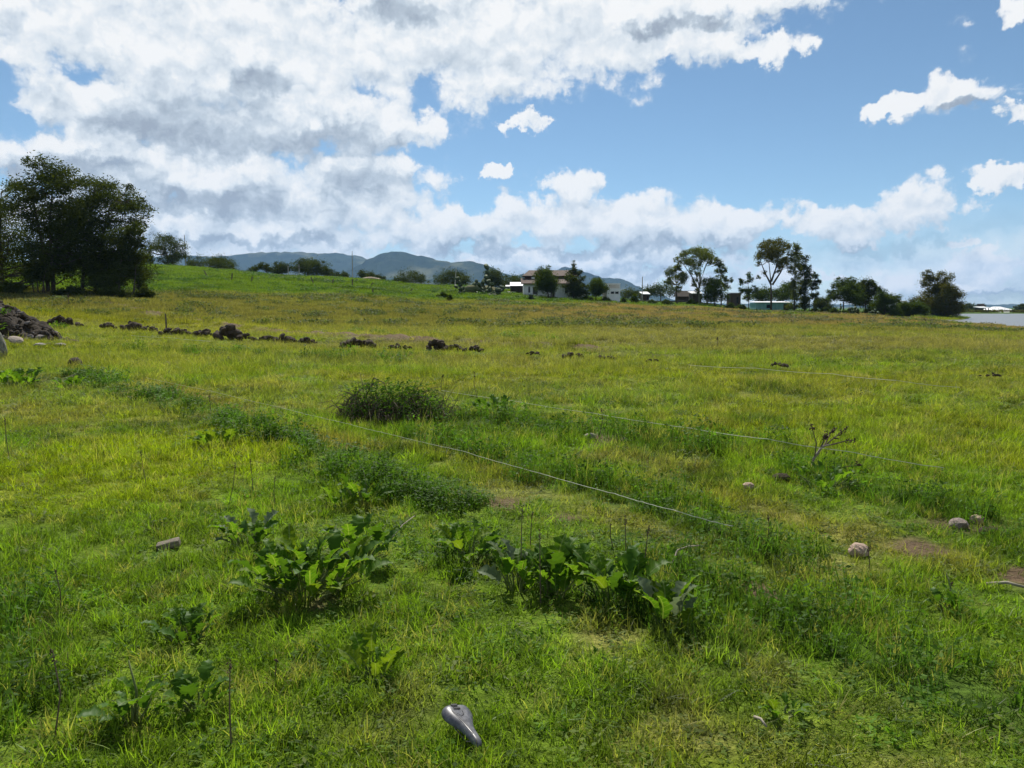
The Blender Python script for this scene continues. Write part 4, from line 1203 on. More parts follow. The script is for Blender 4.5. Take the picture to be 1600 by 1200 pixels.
def lake_house():
    h = House('lake_villa', 'far white-roofed lakeside villa with a dark octagonal tank tower', 1566, 372, 'house')
    X = h.x
    e = h.z(485)
    t = h.z(479)
    a, b = X(1548), X(1585)
    w = [(X(q), X(q + 3.4), .6, e - .4) for q in (1552, 1560, 1568, 1576)]
    wall_with_holes(a + .8, b - .8, 0, .3, -1, e, w).box((a + .8, .3, -1), (a + 1.1, 9, e)).box((b - 1.1, .3, -1), (b - .8, 9, e)).box((a + 1.1, 8.7, -1), (b - 1.1, 9, e)).build('wall', CONC, h.root)
    for q in w:
        h.window(*q, .1)
    MB().add([(a, -1.2, e), (b, -1.2, e), (b, 10, e), (a, 10, e), (a + 4.2, 4.4, t), (b - 4.2, 4.4, t)], [(0, 1, 5, 4), (1, 2, 5), (2, 3, 4, 5), (3, 0, 4), (0, 3, 2, 1)]).build('roof', SHEET, h.root)
    m = MB()
    cx = X(1555.5)
    m.tube([(cx, 12, -1), (cx, 12, h.z(474.5))], 1.75, 8).build('tank_tower', FRAME, h.root)
    h = House('lake_pavilion', 'far open pavilion with flat white roof left of the lakeside villa', 1538, 374, 'pavilion')
    X = h.x
    z = h.z(481.5)
    MB().add(*slope(X(1530), X(1546), -1, z, 5, z + .5, .3)).build('roof', SHEET, h.root)
    for q in (1531.5, 1536, 1540, 1544.5):
        h.box('post', FRAME, (X(q), 0, -1), (X(q) + .25, .25, z + .08))
    h.box('back_wall', DARKW, (X(1531.5), 4, -1), (X(1545), 4.2, z + .2))
    h = House('boat_shed', 'long low white-roofed shed on the far lake shore', 1590, 352, 'shed')
    X = h.x
    z = h.z(490.5)
    MB().add(*slope(X(1570), X(1640), -1, z, 5, z + .75, .2)).build('roof', SHEET, h.root)
    h.box('wall', CONC, (X(1571), 3.5, -1), (X(1639), 3.8, z + .5))
    for q in range(1572, 1640, 9):
        h.box('post', FRAME, (X(q), -.7, -1), (X(q) + .2, -.5, z + .04))
h = lake_house()

# ------------------------------------------------------------------ poles, fence posts, walls of stone
POLE = plain('pale_pole', (.26, .24, .21), (.42, .40, .36), 4, .9)
def pole(px, top, d, r, label, lean=0., arm=False, mt=None, name='utility_pole', cat='pole'):
    b = at_depth(px, d)
    hgt = float(P(px, top, d)[2] - b[2])
    root = empty(name, b)
    tag(root, label, cat)
    MB().tube([(0, 0, -.3), (lean * .5, 0, hgt * .5), (lean, 0, hgt)], [r, r * .85, r * .65], 8).build('shaft', mt or POLE, root)
    MB().tube([(lean, 0, hgt - .02), (lean, 0, hgt + .12)], [r * .8, r * .3], 6).build('cap', CONC, root)
    if arm:
        MB().box((lean - .7, -.06 - r, hgt - .75), (lean + .7, -r + .03, hgt - .62)).build('crossarm', WOOD, root)
pole(293, 368, 182, .13, 'tall thin grey pole on the crest by the long dark thicket', arm=False)
pole(552, 393, 205, .12, 'tall thin grey pole on the crest below the highest hilltop')
pole(452, 416, 198, .16, 'pale stout pole, nearer the rounded tree of the twin poles')
pole(469, 414, 198, .16, 'pale stout pole, nearer the big dark tree mass of the twin poles', arm=True)
pole(711, 419, 196, .15, 'pale leaning pole in front of the big domed crest tree', lean=.35)
pole(1003, 433, 200, .15, 'thin pale pole by the small white roof past the block hut')
def post(px, py0, py1, lean, label, d):
    b = at_depth(px, d)
    hgt = (py0 - py1) / FPX * d * 1.0
    root = empty('fence_post', b)
    tag(root, label, 'fence post', 'old fence posts on the green hillside')
    lx = lean / FPX * d
    MB().tube([(0, 0, -.35), (lx * .5, .03, hgt * .5), (lx, 0, hgt)], [.13, .12, .10], 7).build('stake', WOOD, root)
    m = MB()
    m.tube([(lx * .8 - .14, -.13, hgt * .8), (lx * .8, -.15, hgt * .79), (lx * .8 + .14, -.13, hgt * .8)], .012, 4).build('wire_end', FRAME, root)
for a in ((327, 434, 422, -6, 'fence post leaning steeply back toward the umbrella-crowned tree', 132), (363, 437, 425, 2, 'upright fence post below the long dark thicket', 130), (394, 440, 431, 2, 'short fence post next along from the upright one', 131),
          (492, 445, 434, -5, 'fence post leaning back below the big crest tree', 138), (520, 449, 440, 2, 'short fence post before the paired upright post', 137), (551, 451, 440, 1, 'upright thick fence post under the tall thin pole', 136),
          (578, 451, 444, 6, 'fence post fallen far forward toward the white house', 140), (641, 455, 450, 4, 'low broken fence post last toward the white house', 146), (583, 463, 456, 0, 'stubby dark stump post at the foot of the green slope', 122)):
    post(*a)
def stone_wall(name, label, pts, h, m, seed):
    """a rough field wall that follows the ground"""
    rng = np.random.default_rng(seed)
    root = empty(name, at_depth(*pts[0]))
    tag(root, label, 'wall')
    o = np.array(root.location)
    mb = MB()
    L = []
    for (a, b) in zip(pts[:-1], pts[1:]):
        for f in np.linspace(0, 1, 40)[:-1]:
            L.append(at_depth(a[0] + (b[0] - a[0]) * f, a[1] + (b[1] - a[1]) * f))
    for p, q in zip(L[:-1], L[1:]):
        for k in range(2):
            hh = h * (.55 if k == 0 else .5) * rng.uniform(.85, 1.2)
            z0 = -.15 if k == 0 else h * .42
            d = (q - p)
            u, w = p - o, q - o
            t = rng.uniform(.18, .28)
            s0, s1 = rng.uniform(0, .04, 2)
            mb.add([u + (0, -t, z0), w + (-s0, -t, z0), w + (-s0, t, z0), u + (0, t, z0), u + (s1, -t * .9, z0 + hh), w + (-s0, -t * .9, z0 + hh * .9), w + (-s0, t, z0 + hh), u + (s1, t, z0 + hh)],
                   [(0, 3, 2, 1), (4, 5, 6, 7), (0, 1, 5, 4), (1, 2, 6, 5), (2, 3, 7, 6), (3, 0, 4, 7)])
    mb.build('stonework', m, root)
STONE_D = plain('dark_field_stone', (.045, .040, .034), (.12, .11, .095), 2.2, .95, .05)
stone_wall('stone_wall', 'long dark dry-stone wall along the crest of the hill', [(500, 196), (620, 204), (720, 204), (805, 196)], .75, STONE_D, 1)
stone_wall('stone_wall', 'dark boundary wall from the block hut past the gabled hut', [(972, 180), (1040, 184), (1135, 182)], .7, STONE_D, 2)

# ------------------------------------------------------------------ desert plants near the houses
AGAVE = leafmat('agave_blade', (.030, .044, .032), (.065, .085, .060), .1, 0)
NOPAL = plain('cactus_pad', (.035, .060, .025), (.075, .105, .045), 3, .7)
def agave(px, d, size, n, label):
    b = at_depth(px, d)
    root = empty('agave', b)
    tag(root, label, 'agave')
    rng = np.random.default_rng(px)
    for i in range(n):
        a, e = i * 2.399, R(rng.uniform(18, 82))
        L = size * rng.uniform(.8, 1.1)
        u = np.array((math.cos(a) * math.cos(e), math.sin(a) * math.cos(e), math.sin(e)))
        s = np.array((-math.sin(a), math.cos(a), 0))
        m = MB()
        vs, fs = [], []
        for k, (t, w) in enumerate(((0, .09), (.3, .12), (.65, .085), (1, .005))):
            c = u * L * t - np.array((0, 0, .14 * L * t * t))
            vs += [c - s * w * size, c + np.array((0, 0, -.05 * size * (1 - t))), c + s * w * size]
        for k in range(3):
            fs += [(3 * k, 3 * k + 1, 3 * k + 4, 3 * k + 3), (3 * k + 1, 3 * k + 2, 3 * k + 5, 3 * k + 4)]
        m.add(vs, fs).build('leaf', AGAVE, root)
agave(830, 130, 1.5, 26, 'spiky dark agave in front of the white house')
agave(808, 134, 1.0, 14, 'small upright agave between stone pile and spiky agave')
def nopal(px, d, size, n, label, seed):
    root = empty('nopal_cactus', at_depth(px, d))
    tag(root, label, 'cactus')
    rng = np.random.default_rng(seed)
    pads = [(np.array((rng.uniform(-.5, .5) * size, rng.uniform(-.3, .3) * size, .0)), 0.) for _ in range(max(2, n // 5))]
    base = None
    for i in range(n):
        p, lean = pads[rng.integers(0, len(pads))]
        L, w = size * rng.uniform(.28, .4), size * rng.uniform(.13, .19)
        ln = lean * .5 + rng.normal(0, .5)
        u = np.array((math.sin(ln), rng.normal(0, .25), math.cos(ln)))
        u /= np.linalg.norm(u)
        a = rng.uniform(0, 3.14)
        s = np.cross(u, (math.cos(a), math.sin(a), 0))
        s /= np.linalg.norm(s)
        nn = np.cross(u, s)
        vs = [p + u * L * .5 + nn * .05 * size, p + u * L * .5 - nn * .05 * size]
        K = 10
        for k in range(K):
            f = 6.283 * k / K
            vs.append(p + u * (L * .5 - L * .52 * math.cos(f)) + s * w * math.sin(f) * (1 + .15 * -math.cos(f)))
        fs = [(0, 2 + k, 2 + (k + 1) % K) for k in range(K)] + [(1, 2 + (k + 1) % K, 2 + k) for k in range(K)]
        MB().add(vs, fs).build('pad', NOPAL, root, smooth=True)
        pads.append((p + u * L * .95 + s * w * .3 * rng.normal(), ln))
for a in ((726, 146, 2.2, 24, 'nopal cactus clump at the near side of the grassy stone mound', 3), (737, 150, 3.4, 16, 'tallest nopal cactus on top of the grassy stone mound', 4), (757, 146, 2.4, 26, 'sprawling nopal cactus on the stone mound beside the white boulders', 5), (771, 145, 2.2, 22, 'nopal cactus at the far end of the stone mound', 6),
          (1338, 144, 1.8, 26, 'dark nopal cactus clump under the rounded dark pine', 7), (1368, 146, 1.7, 22, 'nopal cactus clump under the broad low tree', 8), (1312, 152, 1.3, 16, 'small nopal by the grey-green bush', 9), (1268, 158, 1.1, 12, 'little nopal at the foot of the columnar trees', 10)):
    nopal(*a)

def rock_mesh(seed, flat=.7, rough=.35, sub=2):
    import bmesh
    bm = bmesh.new()
    bmesh.ops.create_icosphere(bm, subdivisions=sub, radius=1)
    rng = np.random.default_rng(seed)
    ph = rng.uniform(0, 50, 3)
    for v in bm.verts:
        c = v.co
        n = float(fbm(c.x * 1.3 + ph[0] + c.z, c.y * 1.3 + ph[1] - c.z * .7, 3, seed)) - .5
        v.co = c * (1 + rough * 2 * n)
        v.co.z *= flat
    m = bpy.data.meshes.new('rock')
    bm.to_mesh(m)
    bm.free()
    return m
def rock(name, label, p, s, m, seed, flat=.7, cat='stone', rz=0., group=None, sink=.3, rough=.35, sub=2, parent=None):
    o = link(name, rock_mesh(seed, flat, rough, sub), parent, m)
    o.location = (float(p[0]), float(p[1]), float(p[2]) + s[2] * flat * (1 - sink))
    o.scale = s
    o.rotation_euler = (0, 0, rz)
    if label:
        tag(o, label, cat, group)
    return o
STONE_P = plain('pale_field_stone', (.17, .15, .13), (.34, .31, .28), 4, .9, .02)
rock('boulder', 'long grassy stone mound below the crest', at_depth(750, 150), (3.4, 1.6, 1.4), plain('grassy_mound', (.07, .10, .03), (.14, .13, .06), 1.4, .95, .1), 3, .7, 'mound', sub=3)
for i, (px, d, s, lab) in enumerate(((764, 143, .3, 'white boulder under the sprawling nopal'), (772, 143, .33, 'white boulder at the far end of the stone mound'), (748, 143, .25, 'pale boulder in the middle of the stone mound'), (796, 165, .5, 'pale flat boulder before the white shed roof'), (792, 122, .28, 'flat grey stones in grass below the small agave'))):
    rock('boulder', lab, at_depth(px, d), (s * 1.5, s, s), STONE_P, 30 + i, .6, 'boulder')
rock('dirt_mound', 'pale earth mound on the crest beside dark trees', at_depth(580, 194), (2.6, 1.5, 1.0), plain('pale_earth', (.22, .17, .11), (.32, .26, .18), 2, .95, .05), 9, .6, 'mound', sub=3)

# ------------------------------------------------------------------ spoil, stones and rubble in the meadow
SOIL = plain('dug_soil', (.024, .018, .012), (.085, .062, .040), 9, .97, .03)
CLODM = [rock_mesh(200 + i, .8, .5, 2) for i in range(6)]
for m_ in CLODM:
    m_.materials.append(SOIL)
TURF = plain('turned_turf', (.055, .075, .018), (.14, .13, .045), 9, .97, .03)

def clod_heap(px, py, w, h, seed, label):
    """a heap of dug lumps beside the trench; w, h in pixels of the photograph"""
    b = on_ground(px, py)
    k = np.linalg.norm(b - (0, 0, EYE)) / FPX
    W, Hh = w * k, h * k
    root = empty('soil_heap', b)
    tag(root, label, 'soil heap', 'heaps of dug soil along the trench')
    rng = np.random.default_rng(seed)
    n = max(12, int(w / 1.5))
    for i in range(n):
        f = rng.uniform(-1, 1)
        s = rng.uniform(.25, .8) * Hh * .62
        o = link('clod', CLODM[rng.integers(0, 6)], root)
        zz = .10 + Hh * (1 - f * f) * rng.uniform(0., .85)
        x, y = f * W * .5, rng.uniform(-.25, .25) * W * .4
        o.location = (x, y, zz + s * .2 + H(b[0] + x, b[1] + y) - b[2])
        o.scale = (s * rng.uniform(.8, 1.5), s * rng.uniform(.8, 1.3), s * rng.uniform(.7, 1.1))
        o.rotation_euler = tuple(rng.uniform(-.6, .6, 2)) + (rng.uniform(0, 6.28),)
HEAPS = [
    (100, 506, 46, 10, 'long low soil heap at the trench end nearest the rubble heap'), (168, 512, 22, 8, 'small soil heap second along the trench from the rubble heap'), (204, 515, 28, 14, 'rounded soil heap short of the thin stake'),
    (232, 517, 24, 9, 'flattish soil heap just before the thin stake'), (275, 521, 44, 9, 'broken soil heap at the foot of the thin stake'), (318, 524, 28, 10, 'soil heap just past the thin stake'),
    (357, 528, 34, 18, 'largest dark soil heap of the trench line'), (385, 530, 24, 9, 'crumbled soil heap against the largest one'), (420, 532, 30, 9, 'soil heap with a pale stone on its shoulder'), (446, 534, 30, 10, 'soil heap next after the pale stone'),
    (480, 536, 26, 9, 'separate soil heap before a gap in the line'), (560, 542, 52, 12, 'long soil heap right after the gap in the line'), (624, 545, 34, 8, 'low soil heap mid line behind the brush pile'), (682, 546, 30, 14, 'humped soil heap behind the brush pile'),
    (708, 547, 26, 9, 'soil heap touching the humped one'), (738, 549, 28, 8, 'last big soil heap before the thin scattered ones'), (832, 555, 22, 6, 'small thin soil heap past the brush pile'), (896, 559, 30, 8, 'dark soil heap with green weeds beside it'),
    (945, 562, 34, 6, 'thin weedy soil heap near the trench end'), (1215, 574, 30, 6, 'lone flat soil heap close to the far string'), (1548, 590, 26, 4, 'lone flat soil heap out toward the lake'), (1020, 566, 20, 4, 'tiny soil heap before the far string')]
for i, a in enumerate(HEAPS):
    clod_heap(a[0], a[1] + 4, a[2], a[3], 300 + i, a[4])

def rubble():
    c = np.array((-24.6, 35.0, 0))
    c[2] = H(c[0], c[1])
    root = empty('rubble_heap', c)
    tag(root, 'big dark heap of soil and rubble before the evergreen grove', 'rubble heap')
    rng = np.random.default_rng(5)
    g = 90
    u = np.linspace(-1.25, 1.25, g)
    X, Y = np.meshgrid(u * 3.9, u * 2.6)
    q = np.hypot(X / 3.9, Y / 2.6)
    z = 2.35 * np.clip(1 - q, 0, 1) ** 1.05 + (fbm(X / .55, Y / .55, 5, 3, .65) - .5) * .95 * (q < 1.02)
    z = np.where(q > 1.04, -.35, z)
    v = np.stack([X, Y, z + height(X + c[0], Y + c[1]) - c[2] - .03], -1).reshape(-1, 3)
    i, j = np.meshgrid(np.arange(g - 1), np.arange(g - 1), indexing='ij')
    a = i * g + j
    link('spoil', np_mesh('spoil', v, np.stack([a, a + 1, a + g + 1, a + g], -1).reshape(-1, 4), smooth=True), root, plain('damp_spoil', (.013, .010, .007), (.048, .036, .024), 6, .97, .08))
    grey = plain('rubble_stone', (.07, .06, .055), (.20, .18, .165), 3, .95, .03)
    gm = [rock_mesh(230 + k, .7, .5, 2) for k in range(3)]
    for m_ in gm:
        m_.materials.append(grey)
    for k in range(285):
        f, a = math.sqrt(rng.uniform(0, 1)), rng.uniform(math.pi * .9, math.pi * 2.1)
        x, y = 3.9 * f * math.cos(a), 2.6 * f * math.sin(a)
        zz = 2.35 * max(1 - math.hypot(x / 3.9, y / 2.6), 0) ** 1.05
        s = rng.uniform(.05, .16)
        big = rng.uniform() < .2
        o = link('stone' if big else 'clod', gm[rng.integers(0, 3)] if big else CLODM[rng.integers(0, 6)], root)
        o.location = (x, y, zz + s * .15 + H(c[0] + x, c[1] + y) - c[2])
        o.scale = (s * rng.uniform(.8, 1.6), s * rng.uniform(.8, 1.4), s * rng.uniform(.6, 1.0))
        o.rotation_euler = tuple(rng.uniform(-.8, .8, 2)) + (rng.uniform(0, 6.28),)
rubble()

SLAB = plain('pale_slab', (.26, .21, .16), (.40, .34, .27), 5, .9, .01)
def bevelled(name, lo, hi, m, bev=.03, parent=None):
    o = MB().box(lo, hi).build(name, m, parent)
    b = o.modifiers.new('bevel', 'BEVEL')
    b.width, b.segments = bev, 2
    return o
b = on_ground(26, 540)
o = link('stone_slab', rock_mesh(402, .35, .28, 2), None, SLAB)
o.location = tuple(b + (0, 0, .22)); o.scale = (.27, .22, .27); o.rotation_euler = (R(35), R(20), .3)
tag(o, 'pale beige stone slab leaning on the rubble heap', 'stone slab')
b = on_ground(0, 560)
o = link('stone_slab', rock_mesh(405, .9, .22, 2), None, plain('lichen_stone', (.12, .115, .085), (.26, .25, .20), 6, .95, .02))
o.location = tuple(b + (-.1, 0, .42)); o.scale = (.26, .24, .62); o.rotation_euler = (0, R(-14), .2)
tag(o, 'tall grey-green lichened stone standing before the rubble heap', 'stone slab')
for i, (px, py, s, lab, m_) in enumerate(((62, 541, .17, 'flat pale stone at the front of the rubble heap', STONE_P), (94, 541, .16, 'grey stone at the tip of the rubble heap', STONE_P), (112, 536, .2, 'dark stone just off the tip of the rubble heap', SOIL), (76, 539, .12, 'little pale stone between the rubble stones', STONE_P))):
    rock('rubble_stone', lab, on_ground(px, py), (s * 1.5, s, s * .8), m_, 420 + i, .6)
rock('clod', 'dark round lump of earth alone on the grass near the rubble heap', on_ground(117, 575), (.17, .16, .16), SOIL, 431, .95, 'clod', sink=.1)

PSTONE = plain('reddish_fieldstone', (.30, .20, .145), (.46, .35, .27), 9, .9, .006, detail=8)
def gp(px, py):
    return on_ground(px, py)
rock('field_stone', 'reddish rounded stone alone in short grass, largest in the meadow', gp(1342, 869), (.066, .055, .060), PSTONE, 440, .75, rz=.3, sink=.15, sub=3)
rock('field_stone', 'small reddish stone near the leaning dead stalk', gp(1168, 767), (.052, .045, .05), PSTONE, 441, .8, sink=.1)
rock('field_stone', 'dark grey lump by the foot of the leaning dead stalk', gp(1220, 752), (.08, .06, .055), SOIL, 442, .7, sink=.2)
rock('field_stone', 'greyish stone in the bare patch, larger of the pair', gp(1497, 825), (.065, .055, .055), plain('greyed_stone', (.20, .155, .13), (.34, .28, .24), 8, .95, .008), 443, .75)
rock('field_stone', 'brown stone in the bare patch, smaller of the pair', gp(1527, 817), (.05, .045, .05), PSTONE, 444, .75)
rock('field_stone', 'dark clod beside the pair of stones in the bare patch', gp(1545, 836), (.07, .06, .05), SOIL, 445, .7)
rock('field_stone', 'flat pale stone in grass beyond the brush pile', gp(922, 686), (.07, .055, .07), STONE_P, 446, .6)
rock('field_stone', 'flat grey stone by the tall weed beyond the brush pile', gp(975, 690), (.07, .05, .05), STONE_P, 447, .5)

def board():
    b = gp(264, 858)
    o = bevelled('wood_block', (-.085, -.05, -.03), (.085, .05, .055), plain('grey_old_wood', (.10, .08, .06), (.27, .23, .18), 14, .95, .012, stretch=(.7, 5, 5)), .012)
    o.location = tuple(b + (0, 0, .05)); o.rotation_euler = (R(10), R(-12), R(14))
    o.scale = (.85, .62, .55)
    o.location.z -= .025
    tag(o, 'grey weathered block of wood lying in the grass', 'wood block')
board()

# ------------------------------------------------------------------ the bicycle saddle
def saddle():
    b = gp(727, 1160)
    root = empty('bicycle_saddle', b + (0, 0, .058))
    nose = gp(745, 1158)[:2] - gp(702, 1112)[:2]
    root.rotation_euler = (R(-14), R(9), math.atan2(nose[1], nose[0]))
    root.scale = (.82, .82, .82)
    tag(root, 'black leatherette bicycle saddle lying in the grass', 'bicycle saddle')
    m, t, out = mat('worn_black_vinyl')
    p = t.node('ShaderNodeBsdfPrincipled')
    co = t.node('ShaderNodeTexCoord').outputs['Object']
    n = t.noise(co, 45, 5, .6)
    t.l.new(t.mix(t.step(n.outputs['Fac'], .35, .7), (.06, .06, .066, 1), (.13, .13, .14, 1)), p.inputs['Base Color'])
    t.put(p.inputs['Roughness'], t.math('MULTIPLY_ADD', n.outputs['Fac'], .25, .28))
    p.inputs['Specular IOR Level'].default_value = .6
    t.l.new(p.outputs[0], out.inputs[0])
    prof = [(-.135, .030, .012), (-.130, .058, .024), (-.110, .076, .036), (-.08, .080, .040), (-.05, .072, .038), (-.02, .054, .034), (.01, .038, .030), (.04, .029, .028), (.075, .024, .027), (.11, .022, .026), (.132, .018, .020), (.142, .008, .008)]
    V, F, K = [], [], 15
    for (x, w, h) in prof:
        for k in range(K):
            a = -1.0 + 2.0 * k / (K - 1)
            drop = abs(a) ** 2.6
            dip = .006 * math.exp(-(a / .3) ** 2) * (1 if x < -.03 else .2)
            V.append((x, w * math.sin(a * 1.45) / math.sin(1.45) * (1.0 if abs(a) < .95 else .96), h * (1 - drop * 1.25) - dip + (.006 if x < -.1 else 0)))
    n_ = len(prof)
    for i in range(n_ - 1):
        for k in range(K - 1):
            q = i * K + k
            F.append((q, q + K, q + K + 1, q + 1))
    cov = MB().add(V, F).build('cover', m, root, smooth=True)
    s = cov.modifiers.new('thick', 'SOLIDIFY')
    s.thickness = .006
    s2 = cov.modifiers.new('smooth', 'SUBSURF')
    s2.levels = s2.render_levels = 2
    black = plain('black_rubber', (.008, .008, .009), (.016, .016, .017), 20, .6, 0, .4)
    for k, (x, y) in enumerate(((-.112, -.014), (-.090, -.010))):                # two black bars printed at the back corner
        MB().box((x - .0065, y - .016, 0.0), (x + .0065, y + .016, .0035)).build('black_bar', black, cov, loc=(0, 0, .0352 if x > -.1 else .0362))
    MB().tube([(-.07, .010, .0345), (-.045, .006, .0335), (-.035, -.012, .0355), (-.05, -.030, .0375)], .0011, 5).build('seam', black, cov)
    MB().tube([(-.12, -.045, .028), (-.06, -.040, .036), (0, -.022, .033), (.08, -.010, .0275)], .001, 5).build('seam', black, cov)
    steel = plain('rusty_steel', (.22, .15, .10), (.35, .32, .30), 30, .45, 0, .5, .7)
    for sgn in (-1, 1):
        MB().tube([(.11, .006 * sgn, .005), (.06, .018 * sgn, -.028), (-.04, .022 * sgn, -.032), (-.10, .040 * sgn, .008)], .0035, 6).build('rail', steel, root, smooth=True)
    MB().box((-.105, -.055, -.006), (-.085, .055, .006)).build('rear_plate', black, root)
saddle()

# ------------------------------------------------------------------ strings pegged across the meadow
TWINE = plain('white_twine', (.46, .47, .36), (.62, .62, .50), 30, .8)
def string(label, pix, lift, rad, sag=.02, seed=0):
    rng = np.random.default_rng(seed)
    pts = []
    for (px, py), l in zip(pix, lift):
        d = pdir(px, py)
        g = on_ground(px, py)
        k = (EYE - (g[2] + l)) / -d[2]
        pts.append(np.array((0, 0, EYE)) + d * k)
    line = []
    for a, b in zip(pts[:-1], pts[1:]):
        for f in np.linspace(0, 1, 14)[:-1]:
            line.append(a * (1 - f) + b * f + rng.normal(0, .0014, 3) - np.array((0, 0, sag * 4 * f * (1 - f))))
    line.append(pts[-1])
    o = np.array((line[0][0], line[0][1], 0))
    m = MB()
    m.tube([q - o for q in line], rad, 5)
    tag(m.build('string', TWINE, loc=o), label, 'string')
string('white string running past the brush pile across the near meadow', [(228, 590), (330, 611), (440, 637), (548, 663), (600, 676), (720, 704), (840, 738), (960, 771), (1060, 799), (1145, 822)],
       [.12, .10, .09, .10, .12, .14, .16, .18, .19, .16], .0026, .006, 1)
string('white string passing behind the leaning dead stalk', [(690, 610), (800, 626), (930, 646), (1080, 669), (1200, 686), (1330, 706), (1475, 731)], [.12, .12, .16, .2, .22, .22, .16], .0030, .01, 2)
string('thin far string beyond the lone flat soil heap', [(1075, 570), (1180, 575), (1300, 584), (1400, 594), (1500, 605)], [.25, .3, .3, .3, .2], .0042, .02, 3)
string('short slack string beside the thin stake', [(205, 524), (262, 527), (330, 533)], [.12, .14, .1], .010, .03, 4)

def stake():
    b = on_ground(260, 520)
    root = empty('stake', b)
    tag(root, 'thin dark wooden stake upright at the trench', 'stake')
    k = np.linalg.norm(b) / FPX
    MB().tube([(0, 0, -.2), (.01, 0, 27 * k * .5), (0, 0, 27 * k)], [.055, .05, .042], 7).build('shaft', WOOD, root)
    MB().tube([(-.07, 0, .28), (0, -.06, .27), (.07, 0, .28), (0, .06, .285), (-.07, 0, .28)], .014, 5, cap=False).build('string_loop', TWINE, root)
    MB().tube([(-.30, 0, -.05), (-.30, 0, .12), (-.22, 0, .19), (-.16, 0, .12)], .022, 6).build('hooked_root', WOOD, root)
stake()

# ------------------------------------------------------------------ big lobed weeds
def leaf_mesh(seed, lobes=4, width=.27, depth=.42):
    """one broad lobed leaf of unit length along +x, folded along its rib and drooping at the tip"""
    rng = np.random.default_rng(seed)
    n = 5 * lobes + 2
    V, A = [], []
    for i in range(n + 1):
        t = i / n
        env = math.sin(math.pi * min(t * .96 + .04, 1)) ** .75 * (1 - .18 * t)
        saw = 1 - depth * (0.5 + 0.5 * math.cos(2 * math.pi * (t * lobes + .15))) * (.45 + .55 * min(1, t * 3))
        cx = .12 + .88 * t
        z = .10 * math.sin(t * 2.4) - .22 * t ** 2.5
        for sgn in (-1, 1):
            w = width * env * saw * rng.uniform(.88, 1.12)
            V.append((cx + .07 * (saw - .6), sgn * w, z + w * .42 + rng.normal(0, .022)))
        V.append((cx, 0, z))
    F = []
    for i in range(n):
        a, b = 3 * i, 3 * i + 3
        F += [(a, a + 2, b + 2, b), (a + 2, a + 1, b + 1, b + 2)]
    k = len(V)
    V += [(0, -.012, -.02), (0, .012, -.02)]
    F.append((k, k + 1, 2))
    m = bpy.data.meshes.new('leaf')
    m.from_pydata(V, [], F)
    v = rng.uniform(.25, .75)
    at = m.attributes.new('v', 'FLOAT', 'POINT')
    at.data.foreach_set('value', np.clip(np.full(len(V), v) + rng.normal(0, .12, len(V)), 0, 1).astype(np.float32))
    m.polygons.foreach_set('use_smooth', [True] * len(m.polygons))
    m.update()
    return m
W_GREEN = leafmat('weed_leaf', (.055, .135, .014), (.125, .225, .022), .55, .018, tcol=(1.5, 1.5, .4), veins=True)
W_YEL = leafmat('young_weed_leaf', (.12, .21, .014), (.20, .27, .02), .5, .01, tcol=(1.15, 1.15, .4), veins=True)
W_DARK = leafmat('dark_weed_leaf', (.038, .098, .015), (.082, .165, .023), .46, .02)
W_PALE = leafmat('mildewed_leaf', (.11, .155, .075), (.18, .225, .13), .4, .02, tcol=(1.05, 1.05, .8))
STEM = plain('weed_stem', (.10, .14, .04), (.16, .19, .06), 10, .8)
def leafset(m_, tag_):
    r = []
    for i in range(4):
        q = leaf_mesh(500 + i + 10 * len(tag_), 3 + i % 2, .31 + .03 * i, .34 + .05 * i)
        q.materials.append(m_)
        r.append(q)
    return r
LS = {k: leafset(m_, k) for k, m_ in (('g', W_GREEN), ('yy', W_YEL), ('ddd', W_DARK), ('pppp', W_PALE))}
def weed(px, py, spread, n, size, mixk, label, seed, up=(25, 75), stalk=0.0, tallf=.5):
    """px, py: foot; spread and leaf size in metres; mixk: weights of leaf kinds"""
    b = gp(px, py)
    root = empty('broadleaf_weed', b)
    tag(root, label, 'weed', None)
    rng = np.random.default_rng(seed)
    kinds = list(mixk)
    wts = np.array([mixk[k] for k in kinds], float)
    st = MB()
    n = int(n * 1.7)
    size *= .84
    for i in range(n):
        a = i * 2.399 + rng.normal(0, .3)
        r = spread * math.sqrt(rng.uniform(.0, 1)) * .62
        e = R(rng.uniform(*up))
        L = size * rng.uniform(.65, 1.25)
        hh = spread * tallf * rng.uniform(.08, .62)
        p = np.array((r * math.cos(a), r * math.sin(a) * .8, hh))
        p[2] += H(b[0] + p[0], b[1] + p[1]) - b[2]
        k = kinds[rng.choice(len(kinds), p=wts / wts.sum())]
        o = link('leaf', LS[k][rng.integers(0, 4)], root)
        o.location = tuple(p)
        o.rotation_euler = (rng.normal(0, .35), -e, a + rng.normal(0, .5))
        o.scale = (L, L, L)
        st.tube([(p[0] * .45, p[1] * .45, -.03), (p[0] * .7, p[1] * .7, p[2] * .55), tuple(p)], [.006, .005, .003], 5, cap=False)
    if stalk:
        st.tube([(0, 0, -.02), (.02, 0, stalk * .5), (-.01, .01, stalk)], [.006, .005, .003], 5)
    st.build('stem', STEM, root, smooth=True)
    return root
weed(478, 930, .52, 44, .185, dict(g=5, yy=1.6, ddd=2.2, pppp=.3), 'largest lobed weed, bushy and wide with bright sunlit leaves', 1, tallf=.62)
weed(560, 880, .30, 16, .17, dict(g=3, yy=1, ddd=2, pppp=1.5), 'lobed weed with pale undersides close behind the largest one', 2, tallf=.9)
weed(385, 855, .26, 14, .15, dict(g=2, ddd=2, pppp=1.6), 'lobed weed with whitish leaves beside the weathered wood block', 3, tallf=.8)
